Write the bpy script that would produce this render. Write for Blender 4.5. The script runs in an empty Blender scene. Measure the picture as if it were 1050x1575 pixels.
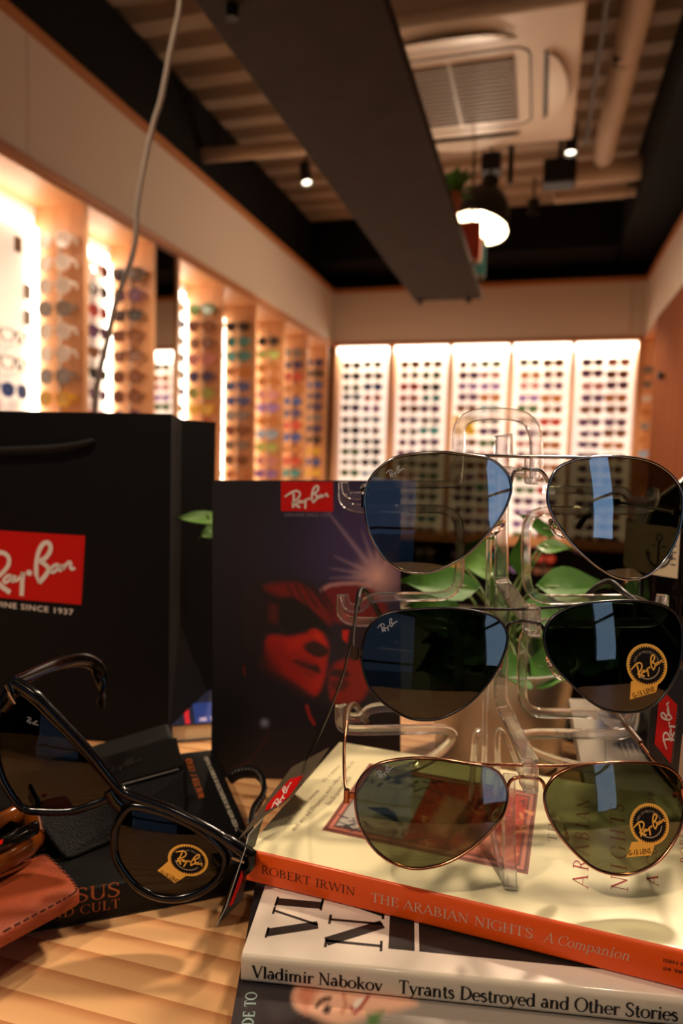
import bpy, math, random
import numpy as np
from mathutils import Vector, Matrix

random.seed(7)
scene = bpy.context.scene
COL = scene.collection
PI = math.pi


def nrm(v):
    v = np.array(v, float)
    return v / np.linalg.norm(v)


# ------------------------------------------------------------------ camera
FPX = 1050.0
EYE = np.array([0.0, 0.0, 1.15])
_Y = nrm([826 - 525, 787.5 - 720, FPX])
_Z = np.array([0.0279, 1, -(_Y[0] * 0.0279 + _Y[1]) / _Y[2]])
_Z = nrm(_Z)
_X = -np.cross(_Y, _Z)
if _X[0] < 0:
    _X = -_X
ROT = np.stack([_X, _Y, _Z])          # camera (right, up, forward) -> world
c_right, c_up, c_fwd = ROT @ [1, 0, 0], ROT @ [0, 1, 0], ROT @ [0, 0, 1.]
cam_data = bpy.data.cameras.new('camera')
cam = bpy.data.objects.new('camera', cam_data)
COL.objects.link(cam)
cam.matrix_world = Matrix([[c_right[i], c_up[i], -c_fwd[i], EYE[i]] for i in range(3)] + [[0, 0, 0, 1]])
cam_data.sensor_fit = 'VERTICAL'
cam_data.sensor_height = 36.0
cam_data.lens = 36.0 * FPX / 1575.0
cam_data.clip_start = 0.01
cam_data.dof.use_dof = True
cam_data.dof.focus_distance = 0.306
cam_data.dof.aperture_fstop = 7.6
scene.camera = cam

# ------------------------------------------------------------------ world, exposure
scene.view_settings.view_transform = 'Standard'
scene.view_settings.look = 'None'
scene.view_settings.gamma = 1.0
scene.view_settings.exposure = 1.0
scene.view_settings.use_curve_mapping = False
w = bpy.data.worlds.new('world')
scene.world = w
w.use_nodes = True
bg = w.node_tree.nodes['Background']
bg.inputs[0].default_value = (0.50, 0.72, 1.0, 1)
bg.inputs[1].default_value = 1.25
cy = scene.cycles
cy.use_denoising = True
cy.max_bounces = 14
cy.transparent_max_bounces = 24
cy.transmission_bounces = 14
cy.glossy_bounces = 6
cy.diffuse_bounces = 4
cy.caustics_reflective = False
cy.caustics_refractive = False
cy.sample_clamp_indirect = 4.0

SPOTS = [  # x, y, z, target, power, angle, blend, radius
    (-0.75, 1.70, 2.78, (0.10, 0.33, 0.95), 95, 42, .6, .09),
    (0.35, 1.60, 2.78, (0.05, 0.38, 0.95), 78, 50, .6, .09),
    (0.50, 0.45, 2.78, (0.12, 0.36, 0.95), 55, 50, .6, .09),
    (-0.75, -0.75, 2.78, (0.10, 0.30, 0.95), 34, 50, .7, .05),
    (0.20, -1.20, 2.78, (-0.2, 0.40, 0.95), 10, 60, .7, .03),
    (-0.95, 2.20, 2.78, (-0.95, 2.2, 0), 52, 100, .4, .04),  # this and the next three: washers added to brighten walls by floor bounce
    (0.25, 3.00, 2.78, (0.25, 3.0, 0), 52, 100, .4, .04),
    (-1.00, 4.00, 2.78, (-1.0, 4.0, 0), 52, 100, .4, .04),
    (-0.10, 4.60, 2.78, (-0.1, 4.6, 0), 52, 100, .4, .04),
    (-1.20, -0.30, 2.78, (-0.55, 1.10, 1.95), 26, 36, .8, .03),  # added only to brighten the hanging cord
]
WARM = (1.0, 0.77, 0.55)


def aim(o, tgt):
    d = Vector(tgt) - o.location
    o.rotation_euler = d.to_track_quat('-Z', 'Y').to_euler()


SPOT_OBS = []
for (x, y, z, t, p, ang, bl, rad) in SPOTS:
    ld = bpy.data.lights.new('spot_lamp_light', 'SPOT')
    ld.energy = p
    ld.color = WARM
    ld.spot_size = math.radians(ang)
    ld.spot_blend = bl
    ld.shadow_soft_size = rad
    lo = bpy.data.objects.new('spot_lamp_light', ld)
    COL.objects.link(lo)
    lo.location = (x, y, z - .09)
    aim(lo, t)
    SPOT_OBS.append(lo)


# ------------------------------------------------------------------ pixel -> place helpers (build time only)
def ray(x, y):
    return ROT @ np.array([x - 525, 787.5 - y, FPX])


VH = nrm([c_fwd[0], c_fwd[1], 0])      # horizontal forward of the table set
UH = np.array([VH[1], -VH[0], 0])      # horizontal right
ZH = np.array([0, 0, 1.0])


def at_z(x, y, h):                      # on the horizontal plane h above the eye
    d = ray(x, y)
    return EYE + d * (h / d[2])


def at_v(x, y, v):                      # on the upright plane v metres ahead
    d = ray(x, y)
    return EYE + d * (v / (d @ VH))


def at_y(x, y, Y):
    d = ray(x, y)
    return EYE + d * (Y / d[1])


def at_x(x, y, X):
    d = ray(x, y)
    return EYE + d * (X / d[0])


def U(u, v, h):
    return EYE + UH * u + VH * v + ZH * h


# ------------------------------------------------------------------ materials
def lin(c):
    c = c / 255.0
    return c / 12.92 if c <= .04045 else ((c + .055) / 1.055) ** 2.4


def rgb(r, g, b):
    return (lin(r), lin(g), lin(b), 1)


MATS = {}


def mat(name, col=(128, 128, 128), rough=.5, metal=0.0, spec=.5, coat=0.0, emit=None, es=1.0, trans=0.0, ior=1.45, bump=None, noise=None, sheen=0):
    if name in MATS:
        return MATS[name]
    m = bpy.data.materials.new(name)
    m.use_nodes = True
    nt = m.node_tree
    b = nt.nodes['Principled BSDF']
    b.inputs['Base Color'].default_value = rgb(*col)
    b.inputs['Roughness'].default_value = rough
    b.inputs['Metallic'].default_value = metal
    b.inputs['Specular IOR Level'].default_value = spec
    b.inputs['Coat Weight'].default_value = coat
    b.inputs['Coat Roughness'].default_value = .06
    b.inputs['Transmission Weight'].default_value = trans
    b.inputs['IOR'].default_value = ior
    if emit:
        b.inputs['Emission Color'].default_value = rgb(*emit)
        b.inputs['Emission Strength'].default_value = es
    tc = nt.nodes.new('ShaderNodeTexCoord')
    if noise:      # (scale, colour2, detail)
        n = nt.nodes.new('ShaderNodeTexNoise')
        n.inputs['Scale'].default_value = noise[0]
        n.inputs['Detail'].default_value = noise[2] if len(noise) > 2 else 4
        nt.links.new(tc.outputs['Object'], n.inputs['Vector'])
        mx = nt.nodes.new('ShaderNodeMix')
        mx.data_type = 'RGBA'
        mx.inputs['A'].default_value = rgb(*col)
        mx.inputs['B'].default_value = rgb(*noise[1])
        nt.links.new(n.outputs['Fac'], mx.inputs['Factor'])
        nt.links.new(mx.outputs['Result'], b.inputs['Base Color'])
    if bump:       # (scale, strength, kind)
        if len(bump) > 2 and bump[2] == 'v':
            n = nt.nodes.new('ShaderNodeTexVoronoi')
            out = n.outputs['Distance']
        else:
            n = nt.nodes.new('ShaderNodeTexNoise')
            out = n.outputs['Fac']
        n.inputs['Scale'].default_value = bump[0]
        nt.links.new(tc.outputs['Object'], n.inputs['Vector'])
        bp = nt.nodes.new('ShaderNodeBump')
        bp.inputs['Strength'].default_value = bump[1]
        bp.inputs['Distance'].default_value = .001
        nt.links.new(out, bp.inputs['Height'])
        nt.links.new(bp.outputs['Normal'], b.inputs['Normal'])
    MATS[name] = m
    return m


def wood(name, c1, c2, ang, scale, rough=.45, stretch=14.0, coat=.0, axis='Z', dist=1.0):
    """ang: direction of the grain in the ground plane (axis Z) or upright grain (axis X); scale: 0.31 / band width"""
    if name in MATS:
        return MATS[name]
    m = bpy.data.materials.new(name)
    m.use_nodes = True
    nt = m.node_tree
    b = nt.nodes['Principled BSDF']
    b.inputs['Roughness'].default_value = rough
    b.inputs['Coat Weight'].default_value = coat
    b.inputs['Coat Roughness'].default_value = .25
    tc = nt.nodes.new('ShaderNodeTexCoord')
    mp = nt.nodes.new('ShaderNodeMapping')
    mp.inputs['Rotation'].default_value = (0, 0, -ang) if axis == 'Z' else (0, PI / 2, 0)
    m2 = nt.nodes.new('ShaderNodeMapping')
    m2.inputs['Scale'].default_value = (scale / stretch, scale, scale)
    nt.links.new(tc.outputs['Object'], mp.inputs['Vector'])
    nt.links.new(mp.outputs['Vector'], m2.inputs['Vector'])
    wv = nt.nodes.new('ShaderNodeTexWave')
    wv.bands_direction = 'Y' if axis == 'Z' else 'DIAGONAL'
    wv.wave_profile = 'SAW'
    wv.inputs['Scale'].default_value = 1.0
    wv.inputs['Distortion'].default_value = dist
    wv.inputs['Detail'].default_value = 0.0
    wv.inputs['Detail Scale'].default_value = 0.35
    nt.links.new(m2.outputs['Vector'], wv.inputs['Vector'])
    fine = nt.nodes.new('ShaderNodeTexNoise')
    fine.inputs['Scale'].default_value = 6
    fine.inputs['Detail'].default_value = 5
    nt.links.new(m2.outputs['Vector'], fine.inputs['Vector'])
    cr = nt.nodes.new('ShaderNodeValToRGB')
    e = cr.color_ramp.elements
    e[0].position, e[0].color = 0.0, rgb(*c2)
    e[1].position, e[1].color = 1.0, rgb(*c1)
    k = e.new(.62)
    k.color = rgb(*[int(q * .25 + w_ * .75) for q, w_ in zip(c1, c2)])
    k = e.new(.93)
    k.color = rgb(*c1)
    nt.links.new(wv.outputs['Fac'], cr.inputs['Fac'])
    mx = nt.nodes.new('ShaderNodeMix')
    mx.data_type = 'RGBA'
    mx.inputs['B'].default_value = rgb(*[int(q * .5 + w_ * .5) for q, w_ in zip(c1, c2)])
    mu = nt.nodes.new('ShaderNodeMath')
    mu.operation = 'MULTIPLY'
    mu.inputs[1].default_value = .6
    nt.links.new(fine.outputs['Fac'], mu.inputs[0])
    nt.links.new(mu.outputs[0], mx.inputs['Factor'])
    nt.links.new(cr.outputs['Color'], mx.inputs['A'])
    nt.links.new(mx.outputs['Result'], b.inputs['Base Color'])
    MATS[name] = m
    return m


def acrylic_mat(name):
    """clear cast acrylic: part straight-through, part refracting, with a faint surface haze"""
    m = bpy.data.materials.new(name)
    m.use_nodes = True
    nt = m.node_tree
    b = nt.nodes['Principled BSDF']
    b.inputs['Base Color'].default_value = (.97, .97, 1, 1)
    b.inputs['Roughness'].default_value = .02
    b.inputs['Transmission Weight'].default_value = .94
    b.inputs['IOR'].default_value = 1.45
    tr = nt.nodes.new('ShaderNodeBsdfTransparent')
    mx = nt.nodes.new('ShaderNodeMixShader')
    mx.inputs[0].default_value = .66
    nt.links.new(tr.outputs[0], mx.inputs[1])
    nt.links.new(b.outputs[0], mx.inputs[2])
    nt.links.new(mx.outputs[0], nt.nodes['Material Output'].inputs['Surface'])
    MATS[name] = m
    return m


def lens_mat(name, tint, refl=1.0, ior=1.5, rough=0.0, glcol=(1, 1, 1, 1)):
    """tinted thin lens: straight-through tint plus a Fresnel gloss"""
    if name in MATS:
        return MATS[name]
    m = bpy.data.materials.new(name)
    m.use_nodes = True
    nt = m.node_tree
    nt.nodes.remove(nt.nodes['Principled BSDF'])
    out = nt.nodes['Material Output']
    tr = nt.nodes.new('ShaderNodeBsdfTransparent')
    tr.inputs[0].default_value = tuple(tint) + (1,)
    gl = nt.nodes.new('ShaderNodeBsdfGlossy')
    gl.inputs['Roughness'].default_value = rough
    gl.inputs['Color'].default_value = glcol
    fr = nt.nodes.new('ShaderNodeFresnel')
    fr.inputs['IOR'].default_value = ior
    mu = nt.nodes.new('ShaderNodeMath')
    mu.operation = 'MULTIPLY'
    mu.inputs[1].default_value = refl
    mu.use_clamp = True
    ge = nt.nodes.new('ShaderNodeNewGeometry')      # gloss on the outward faces only (thin sheet)
    inv = nt.nodes.new('ShaderNodeMath')
    inv.operation = 'SUBTRACT'
    inv.inputs[0].default_value = 1.0
    nt.links.new(ge.outputs['Backfacing'], inv.inputs[1])
    m3 = nt.nodes.new('ShaderNodeMath')
    m3.operation = 'MULTIPLY'
    nt.links.new(fr.outputs[0], m3.inputs[0])
    nt.links.new(inv.outputs[0], m3.inputs[1])
    nt.links.new(m3.outputs[0], mu.inputs[0])
    mx = nt.nodes.new('ShaderNodeMixShader')
    nt.links.new(mu.outputs[0], mx.inputs[0])
    nt.links.new(tr.outputs[0], mx.inputs[1])
    nt.links.new(gl.outputs[0], mx.inputs[2])
    nt.links.new(mx.outputs[0], out.inputs['Surface'])
    MATS[name] = m
    return m


def emis(name, col, s):
    if name in MATS:
        return MATS[name]
    m = bpy.data.materials.new(name)
    m.use_nodes = True
    nt = m.node_tree
    nt.nodes.remove(nt.nodes['Principled BSDF'])
    e = nt.nodes.new('ShaderNodeEmission')
    e.inputs[0].default_value = rgb(*col)
    e.inputs[1].default_value = s
    nt.links.new(e.outputs[0], nt.nodes['Material Output'].inputs['Surface'])
    MATS[name] = m
    return m


def printed(name, rough=.35, coat=0.0):
    """printed picture: colour stored per grid point on the sheet"""
    if name in MATS:
        return MATS[name]
    m = bpy.data.materials.new(name)
    m.use_nodes = True
    nt = m.node_tree
    b = nt.nodes['Principled BSDF']
    b.inputs['Roughness'].default_value = rough
    b.inputs['Coat Weight'].default_value = coat
    a = nt.nodes.new('ShaderNodeAttribute')
    a.attribute_name = 'ink'
    nt.links.new(a.outputs['Color'], b.inputs['Base Color'])
    MATS[name] = m
    return m


# ------------------------------------------------------------------ objects
def wloc(o):
    p = Vector((0, 0, 0))
    while o is not None:
        p += o.location
        o = o.parent
    return p


def tag(o, label=None, cat=None, group=None, kind=None):
    if label:
        o['label'] = label
    if cat:
        o['category'] = cat
    if group:
        o['group'] = group
    if kind:
        o['kind'] = kind
    return o


def thing(name, label, cat, loc, group=None):
    o = bpy.data.objects.new(name, None)
    o.empty_display_size = .02
    COL.objects.link(o)
    o.location = Vector([float(q) for q in loc])
    return tag(o, label, cat, group)


class MB:
    """collects shapes in world space and links them as one mesh object"""

    def __init__(self):
        self.v, self.f, self.m = [], [], []

    def add(self, vs, fs, mi=0):
        k = len(self.v)
        self.v += [tuple(float(c) for c in p) for p in vs]
        self.f += [tuple(i + k for i in f) for f in fs]
        self.m += [mi] * len(fs)
        return self

    def box(self, lo, hi, mi=0):
        x0, y0, z0 = lo
        x1, y1, z1 = hi
        return self.hexa([(x0, y0, z0), (x1, y0, z0), (x1, y1, z0), (x0, y1, z0)], [(x0, y0, z1), (x1, y0, z1), (x1, y1, z1), (x0, y1, z1)], mi)

    def hexa(self, b, t, mi=0):
        n = len(b)
        vs = list(b) + list(t)
        fs = [tuple(range(n))[::-1], tuple(range(n, 2 * n))] + [(i, (i + 1) % n, n + (i + 1) % n, n + i) for i in range(n)]
        return self.add(vs, fs, mi)

    def prism(self, pts, vec, mi=0):
        vec = np.array(vec)
        return self.hexa([np.array(p) for p in pts], [np.array(p) + vec for p in pts], mi)

    def obox(self, o, a, b, c, mi=0):
        o, a, b, c = map(np.array, (o, a, b, c))
        return self.prism([o, o + a, o + a + b, o + b], c, mi)

    def sweep(self, pts, prof, up=(0, 0, 1), closed=False, mi=0, scale=None, cap=True):
        """prof: list of (side, up) offsets"""
        P = np.array(pts, float)
        n = len(P)
        up = nrm(up)
        rings = []
        for i in range(n):
            if closed:
                t = P[(i + 1) % n] - P[i - 1]
            else:
                t = P[min(i + 1, n - 1)] - P[max(i - 1, 0)]
            t = nrm(t)
            s = np.cross(t, up)
            if np.linalg.norm(s) < 1e-4:
                s = np.cross(t, [0.3, .9, .1])
            s = nrm(s)
            q = np.cross(s, t)
            k = 1 if scale is None else scale[i]
            rings.append([P[i] + (s * a + q * b) * k for a, b in prof])
        m = len(prof)
        vs = [p for r in rings for p in r]
        fs = []
        for i in range(n if closed else n - 1):
            j = (i + 1) % n
            for a in range(m):
                b = (a + 1) % m
                fs.append((i * m + a, i * m + b, j * m + b, j * m + a))
        if not closed and cap:
            fs.append(tuple(range(m))[::-1])
            fs.append(tuple((n - 1) * m + a for a in range(m)))
        return self.add(vs, fs, mi)

    def tube(self, pts, r, closed=False, seg=8, mi=0, scale=None, up=(0.13, 0.37, 0.92)):
        return self.sweep(pts, [(r * math.cos(a), r * math.sin(a)) for a in np.linspace(0, 2 * PI, seg, endpoint=False)], up, closed, mi, scale)

    def lathe(self, c, prof, seg=32, axis=(0, 0, 1), mi=0, arc=(0, 2 * PI)):
        ax = nrm(axis)
        s = nrm(np.cross(ax, [.31, .9, .2])) if abs(ax[2]) < .99 else np.array([1., 0, 0])
        q = np.cross(ax, s)
        c = np.array(c, float)
        full = abs(arc[1] - arc[0]) > 6.28
        n = seg if full else seg + 1
        vs = []
        for k in range(n):
            a = arc[0] + (arc[1] - arc[0]) * k / seg
            for r, h in prof:
                vs.append(c + ax * h + (s * math.cos(a) + q * math.sin(a)) * r)
        m = len(prof)
        fs = []
        for k in range(n if full else n - 1):
            j = (k + 1) % n
            for a in range(m - 1):
                fs.append((k * m + a, j * m + a, j * m + a + 1, k * m + a + 1))
        return self.add(vs, fs, mi)

    def build(self, name, mats, parent=None, smooth=None, label=None):
        off = np.array(wloc(parent)) if parent is not None else np.zeros(3)
        me = bpy.data.meshes.new(name)
        me.from_pydata([tuple(np.array(p) - off) for p in self.v], [], self.f)
        if not isinstance(mats, (list, tuple)):
            mats = [mats]
        for m in mats:
            me.materials.append(m)
        me.polygons.foreach_set('material_index', self.m)
        me.validate()
        import bmesh
        bm = bmesh.new()
        bm.from_mesh(me)
        bmesh.ops.recalc_face_normals(bm, faces=bm.faces)
        bm.to_mesh(me)
        bm.free()
        if smooth is not None:
            me.polygons.foreach_set('use_smooth', [True] * len(me.polygons))
            me.set_sharp_from_angle(angle=math.radians(smooth))
        o = bpy.data.objects.new(name, me)
        COL.objects.link(o)
        if parent is not None:
            o.parent = parent
        if label:
            o['label'] = label
        return o


def rebase(o):
    """origin of a single-mesh thing to the middle of its underside"""
    me = o.data
    co = np.array([v.co for v in me.vertices])
    c = np.array([(co[:, 0].min() + co[:, 0].max()) / 2, (co[:, 1].min() + co[:, 1].max()) / 2, co[:, 2].min()])
    me.transform(Matrix.Translation(Vector(-c)))
    o.location = Vector([float(q) for q in c])
    return o


def bevel(o, w, seg=2):
    md = o.modifiers.new('bevel', 'BEVEL')
    md.width = w
    md.segments = seg
    md.limit_method = 'ANGLE'
    return o


def struct(o, kind='structure'):
    o['kind'] = kind
    return o


def catmull(pts, k=6, closed=False):
    P = np.array(pts, float)
    n = len(P)
    out = []
    for i in range(n if closed else n - 1):
        if closed:
            p0, p1, p2, p3 = P[i - 1], P[i], P[(i + 1) % n], P[(i + 2) % n]
        else:
            p0, p1, p2, p3 = P[max(i - 1, 0)], P[i], P[i + 1], P[min(i + 2, n - 1)]
        for j in range(k):
            t = j / k
            out.append(.5 * ((2 * p1) + (-p0 + p2) * t + (2 * p0 - 5 * p1 + 4 * p2 - p3) * t * t + (-p0 + 3 * p1 - 3 * p2 + p3) * t ** 3))
    if not closed:
        out.append(P[-1])
    return np.array(out)


def fillet(pts, r, k=5):
    """round the inner corners of an open 2-D/3-D polyline"""
    P = [np.array(p, float) for p in pts]
    out = [P[0]]
    for i in range(1, len(P) - 1):
        a, b, c = P[i - 1], P[i], P[i + 1]
        ra = min(r, np.linalg.norm(a - b) * .49)
        rc = min(r, np.linalg.norm(c - b) * .49)
        p, q = b + nrm(a - b) * ra, b + nrm(c - b) * rc
        for j in range(k + 1):
            t = j / k
            out.append((1 - t) ** 2 * p + 2 * t * (1 - t) * b + t * t * q)
    out.append(P[-1])
    return np.array(out)


def rect(w, h, b=0.0):
    w, h = w / 2, h / 2
    if b <= 0:
        return [(-w, -h), (w, -h), (w, h), (-w, h)]
    return [(-w + b, -h), (w - b, -h), (w, -h + b), (w, h - b), (w - b, h), (-w + b, h), (-w, h - b), (-w, -h + b)]


# ------------------------------------------------------------------ lettering: lists of 2-D polygons
def stroke(pts, wid):
    P = np.array(pts, float)
    n = len(P)
    wd = np.array(wid if hasattr(wid, '__len__') else [wid] * n, float)
    polys = []
    L, R = [], []
    for i in range(n):
        t = P[min(i + 1, n - 1)] - P[max(i - 1, 0)]
        t = t / (np.linalg.norm(t) + 1e-9)
        q = np.array([-t[1], t[0]]) * wd[i] / 2
        L.append(P[i] + q)
        R.append(P[i] - q)
    for i in range(n - 1):
        polys.append([R[i], R[i + 1], L[i + 1], L[i]])
    return polys


def disc(c, r, n=12):
    return [[(c[0] + r * math.cos(a), c[1] + r * math.sin(a)) for a in np.linspace(0, 2 * PI, n, endpoint=False)]]


G = {}


def _g(ch, adv, s):
    G[ch] = (adv, s)


_st = 'L .16 0 .16 1 T;S .16 0 .14;S .16 1 .14'
_g('A', .76, 'L .04 0 .37 1 t;L .37 1 .70 0 T;L .15 .33 .58 .33 t;S .05 0 .1;S .70 0 .13')
_g('B', .68, _st + ';A .2 .76 .32 .24 -90 90;A .2 .26 .38 .26 -90 90;L .1 1 .22 1 t;L .1 .51 .22 .51 t;L .1 0 .22 0 t')
_g('C', .74, 'A .42 .5 .38 .51 42 318;V .70 .80 .26')
_g('D', .82, _st + ';A .22 .5 .50 .5 -90 90;L .1 1 .24 1 t;L .1 0 .24 0 t')
_g('E', .64, _st + ';L .16 1 .56 1 t;L .16 .52 .44 .52 t;L .16 0 .58 0 t;V .56 .9 .2;V .59 .11 .22;V .44 .52 .18')
_g('F', .60, _st + ';L .16 1 .56 1 t;L .16 .52 .44 .52 t;V .56 .9 .2;V .44 .52 .18')
_g('G', .80, 'A .42 .5 .38 .51 42 318;V .70 .80 .26;L .70 .02 .70 .40 T;S .70 .40 .12')
_g('H', .84, _st + ';L .66 0 .66 1 T;S .66 0 .14;S .66 1 .14;L .16 .5 .66 .5 t')
_g('I', .34, 'L .17 0 .17 1 T;S .17 0 .15;S .17 1 .15')
_g('K', .76, _st + ';L .62 1 .18 .40 t;L .30 .54 .66 0 T;S .62 1 .11;S .68 0 .12')
_g('L', .62, _st + ';L .16 0 .56 0 t;V .57 .13 .26')
_g('M', .98, 'L .13 0 .15 1 t;L .15 1 .48 .02 T;L .48 .02 .81 1 t;L .83 1 .83 0 T;S .13 0 .11;S .12 1 .1;S .83 0 .14;S .84 1 .12')
_g('N', .84, 'L .15 0 .15 1 t;L .13 1 .68 0 T;L .68 0 .68 1 t;S .15 0 .12;S .1 1 .1;S .68 1 .12')
_g('O', .84, 'A .42 .5 .37 .52 0 360')
_g('P', .64, _st + ';A .2 .74 .36 .26 -90 90;L .1 1 .22 1 t;L .1 .48 .22 .48 t')
_g('R', .72, _st + ';A .2 .75 .33 .25 -90 90;L .1 1 .22 1 t;L .1 .5 .3 .5 t;L .32 .5 .64 0 T;S .67 0 .1')
_g('S', .58, 'P .47 .80 .40 .96 .28 1.01 .13 .93 .09 .76 .17 .62 .30 .52 .44 .40 .50 .24 .42 .06 .27 -.01 .13 .04 .06 .20;V .48 .86 .22;V .06 .13 .24')
_g('T', .72, 'L .36 0 .36 1 T;S .36 0 .15;L .05 1 .67 1 t;V .06 .89 .22;V .66 .89 .22')
_g('U', .82, 'L .17 1 .17 .32 T;A .415 .33 .245 .34 180 360;L .66 .33 .66 1 t;S .17 1 .14;S .66 1 .12')
_g('V', .76, 'L .08 1 .40 0 T;L .40 0 .68 1 t;S .08 1 .13;S .68 1 .1')
_g('W', 1.08, 'L .08 1 .34 0 T;L .34 0 .56 1 t;L .54 1 .80 0 T;L .80 0 1.02 1 t;S .08 1 .12;S .54 1 .1;S 1.02 1 .1')
_g('Y', .72, 'L .08 1 .36 .46 T;L .64 1 .36 .46 t;L .36 .46 .36 0 T;S .08 1 .12;S .64 1 .1;S .36 0 .14')
_g('a', .54, 'A .22 .18 .15 .18 0 360;L .40 .45 .40 .05 T;P .40 .44 .34 .59 .22 .63 .10 .54;S .46 .02 .07')
_g('b', .62, 'L .14 1 .14 .04 T;A .33 .31 .21 .32 0 360;S .08 1 .08')
_g('c', .52, 'A .29 .31 .23 .32 45 320')
_g('d', .62, 'L .48 1 .48 0 T;A .28 .31 .21 .32 0 360;S .42 1 .08;S .53 .01 .07')
_g('e', .54, 'A .28 .31 .22 .32 0 318;L .06 .34 .50 .34 t')
_g('h', .66, 'L .14 1 .14 0 T;A .33 .40 .17 .22 0 180;L .50 .40 .50 0 T;S .14 0 .12;S .50 0 .12;S .08 1 .08')
_g('i', .32, 'L .16 .62 .16 0 T;D .16 .86 .08;S .16 0 .12;S .11 .62 .07')
_g('k', .62, 'L .14 1 .14 0 T;L .46 .6 .16 .26 t;L .24 .36 .52 0 T;S .14 0 .12;S .54 0 .1;S .46 .61 .1;S .08 1 .08')
_g('l', .32, 'L .16 1 .16 0 T;S .16 0 .12;S .10 1 .08')
_g('m', .96, 'L .14 .62 .14 0 T;A .31 .42 .16 .20 0 180;L .47 .42 .47 0 T;A .64 .42 .16 .20 0 180;L .80 .42 .80 0 T;S .14 0 .11;S .47 0 .11;S .80 0 .11;S .08 .62 .07')
_g('n', .66, 'L .14 .62 .14 0 T;A .33 .40 .17 .22 0 180;L .50 .40 .50 0 T;S .14 0 .12;S .50 0 .12;S .08 .62 .07')
_g('o', .60, 'A .30 .31 .24 .32 0 360')
_g('p', .62, 'L .14 .62 .14 -.30 T;A .33 .31 .21 .32 0 360;S .14 -.30 .12;S .08 .62 .07')
_g('r', .44, 'L .14 .62 .14 0 T;A .32 .42 .17 .20 50 180;D .41 .56 .06;S .14 0 .12;S .08 .62 .07')
_g('s', .44, 'P .35 .48 .29 .60 .20 .63 .09 .55 .10 .43 .22 .34 .34 .25 .37 .12 .28 .01 .17 -.01 .06 .12')
_g('t', .38, 'L .17 .84 .17 .12 T;L .03 .62 .33 .62 t;P .17 .12 .20 .03 .28 .01 .35 .08')
_g('v', .56, 'L .08 .62 .29 0 T;L .29 0 .48 .62 t;S .08 .62 .11;S .48 .62 .08')
_g('y', .56, 'L .08 .62 .30 .02 T;L .50 .62 .22 -.24 t;D .13 -.25 .06;L .13 -.28 .22 -.24 t;S .08 .62 .11;S .50 .62 .08')
_g('.', .26, 'D .12 .05 .07')
_g(' ', .34, '')


def serif(text, T=.13, t=.05, track=0.0, slant=0.0, sf=.045):
    polys, x = [], 0.0
    for ch in text:
        adv, code = G.get(ch, G[' '])
        for s in code.split(';'):
            a = s.split()
            if not a:
                continue
            k, q = a[0], a[1:]
            pp = []
            if k == 'L':
                c = list(map(float, q[:4]))
                pp = stroke([(c[0], c[1]), (c[2], c[3])], T if q[4] == 'T' else t)
            elif k == 'A':
                cx, cy_, rx, ry, a0, a1 = map(float, q)
                n = max(8, int(abs(a1 - a0) / 12))
                an = np.radians(np.linspace(a0, a1, n + 1))
                pp = stroke(np.stack([cx + rx * np.cos(an), cy_ + ry * np.sin(an)], 1), t + (T - t) * np.cos(an) ** 2)
            elif k == 'S':
                cx, cy_, hw = map(float, q)
                pp = [[(cx - hw, cy_ - sf / 2), (cx + hw, cy_ - sf / 2), (cx + hw, cy_ + sf / 2), (cx - hw, cy_ + sf / 2)]]
            elif k == 'V':
                cx, cy_, h = map(float, q)
                pp = [[(cx - sf / 2, cy_ - h / 2), (cx + sf / 2, cy_ - h / 2), (cx + sf / 2, cy_ + h / 2), (cx - sf / 2, cy_ + h / 2)]]
            elif k == 'D':
                cx, cy_, r = map(float, q)
                pp = disc((cx, cy_), r)
            elif k == 'P':
                c = np.array(list(map(float, q))).reshape(-1, 2)
                c = catmull(c, 4)
                n = len(c)
                pp = stroke(c, t + (T * .95 - t) * np.sin(np.linspace(0, PI, n)) ** 1.2)
            polys += [[(px + x + slant * py, py) for px, py in p] for p in pp]
        x += adv + track
    return polys, x


_sans_cache = {}


def sans(text, bold=.0, track=1.0):
    """built-in face, as 2-D polygons, cap height 1"""
    key = (text, bold, track)
    if key in _sans_cache:
        return _sans_cache[key]
    cu = bpy.data.curves.new('lettering', 'FONT')
    cu.body = text
    cu.size = 1.0
    cu.offset = bold
    cu.space_character = track
    cu.resolution_u = 2
    ob = bpy.data.objects.new('lettering', cu)
    COL.objects.link(ob)
    dg = bpy.context.evaluated_depsgraph_get()
    me = bpy.data.meshes.new_from_object(ob.evaluated_get(dg))
    vs = [(v.co.x / .73, v.co.y / .73) for v in me.vertices]
    polys = [[vs[i] for i in p.vertices] for p in me.polygons]
    bpy.data.objects.remove(ob)
    bpy.data.curves.remove(cu)
    bpy.data.meshes.remove(me)
    wd = max([p[0] for q in polys for p in q] + [0])
    _sans_cache[key] = (polys, wd)
    return polys, wd


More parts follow.
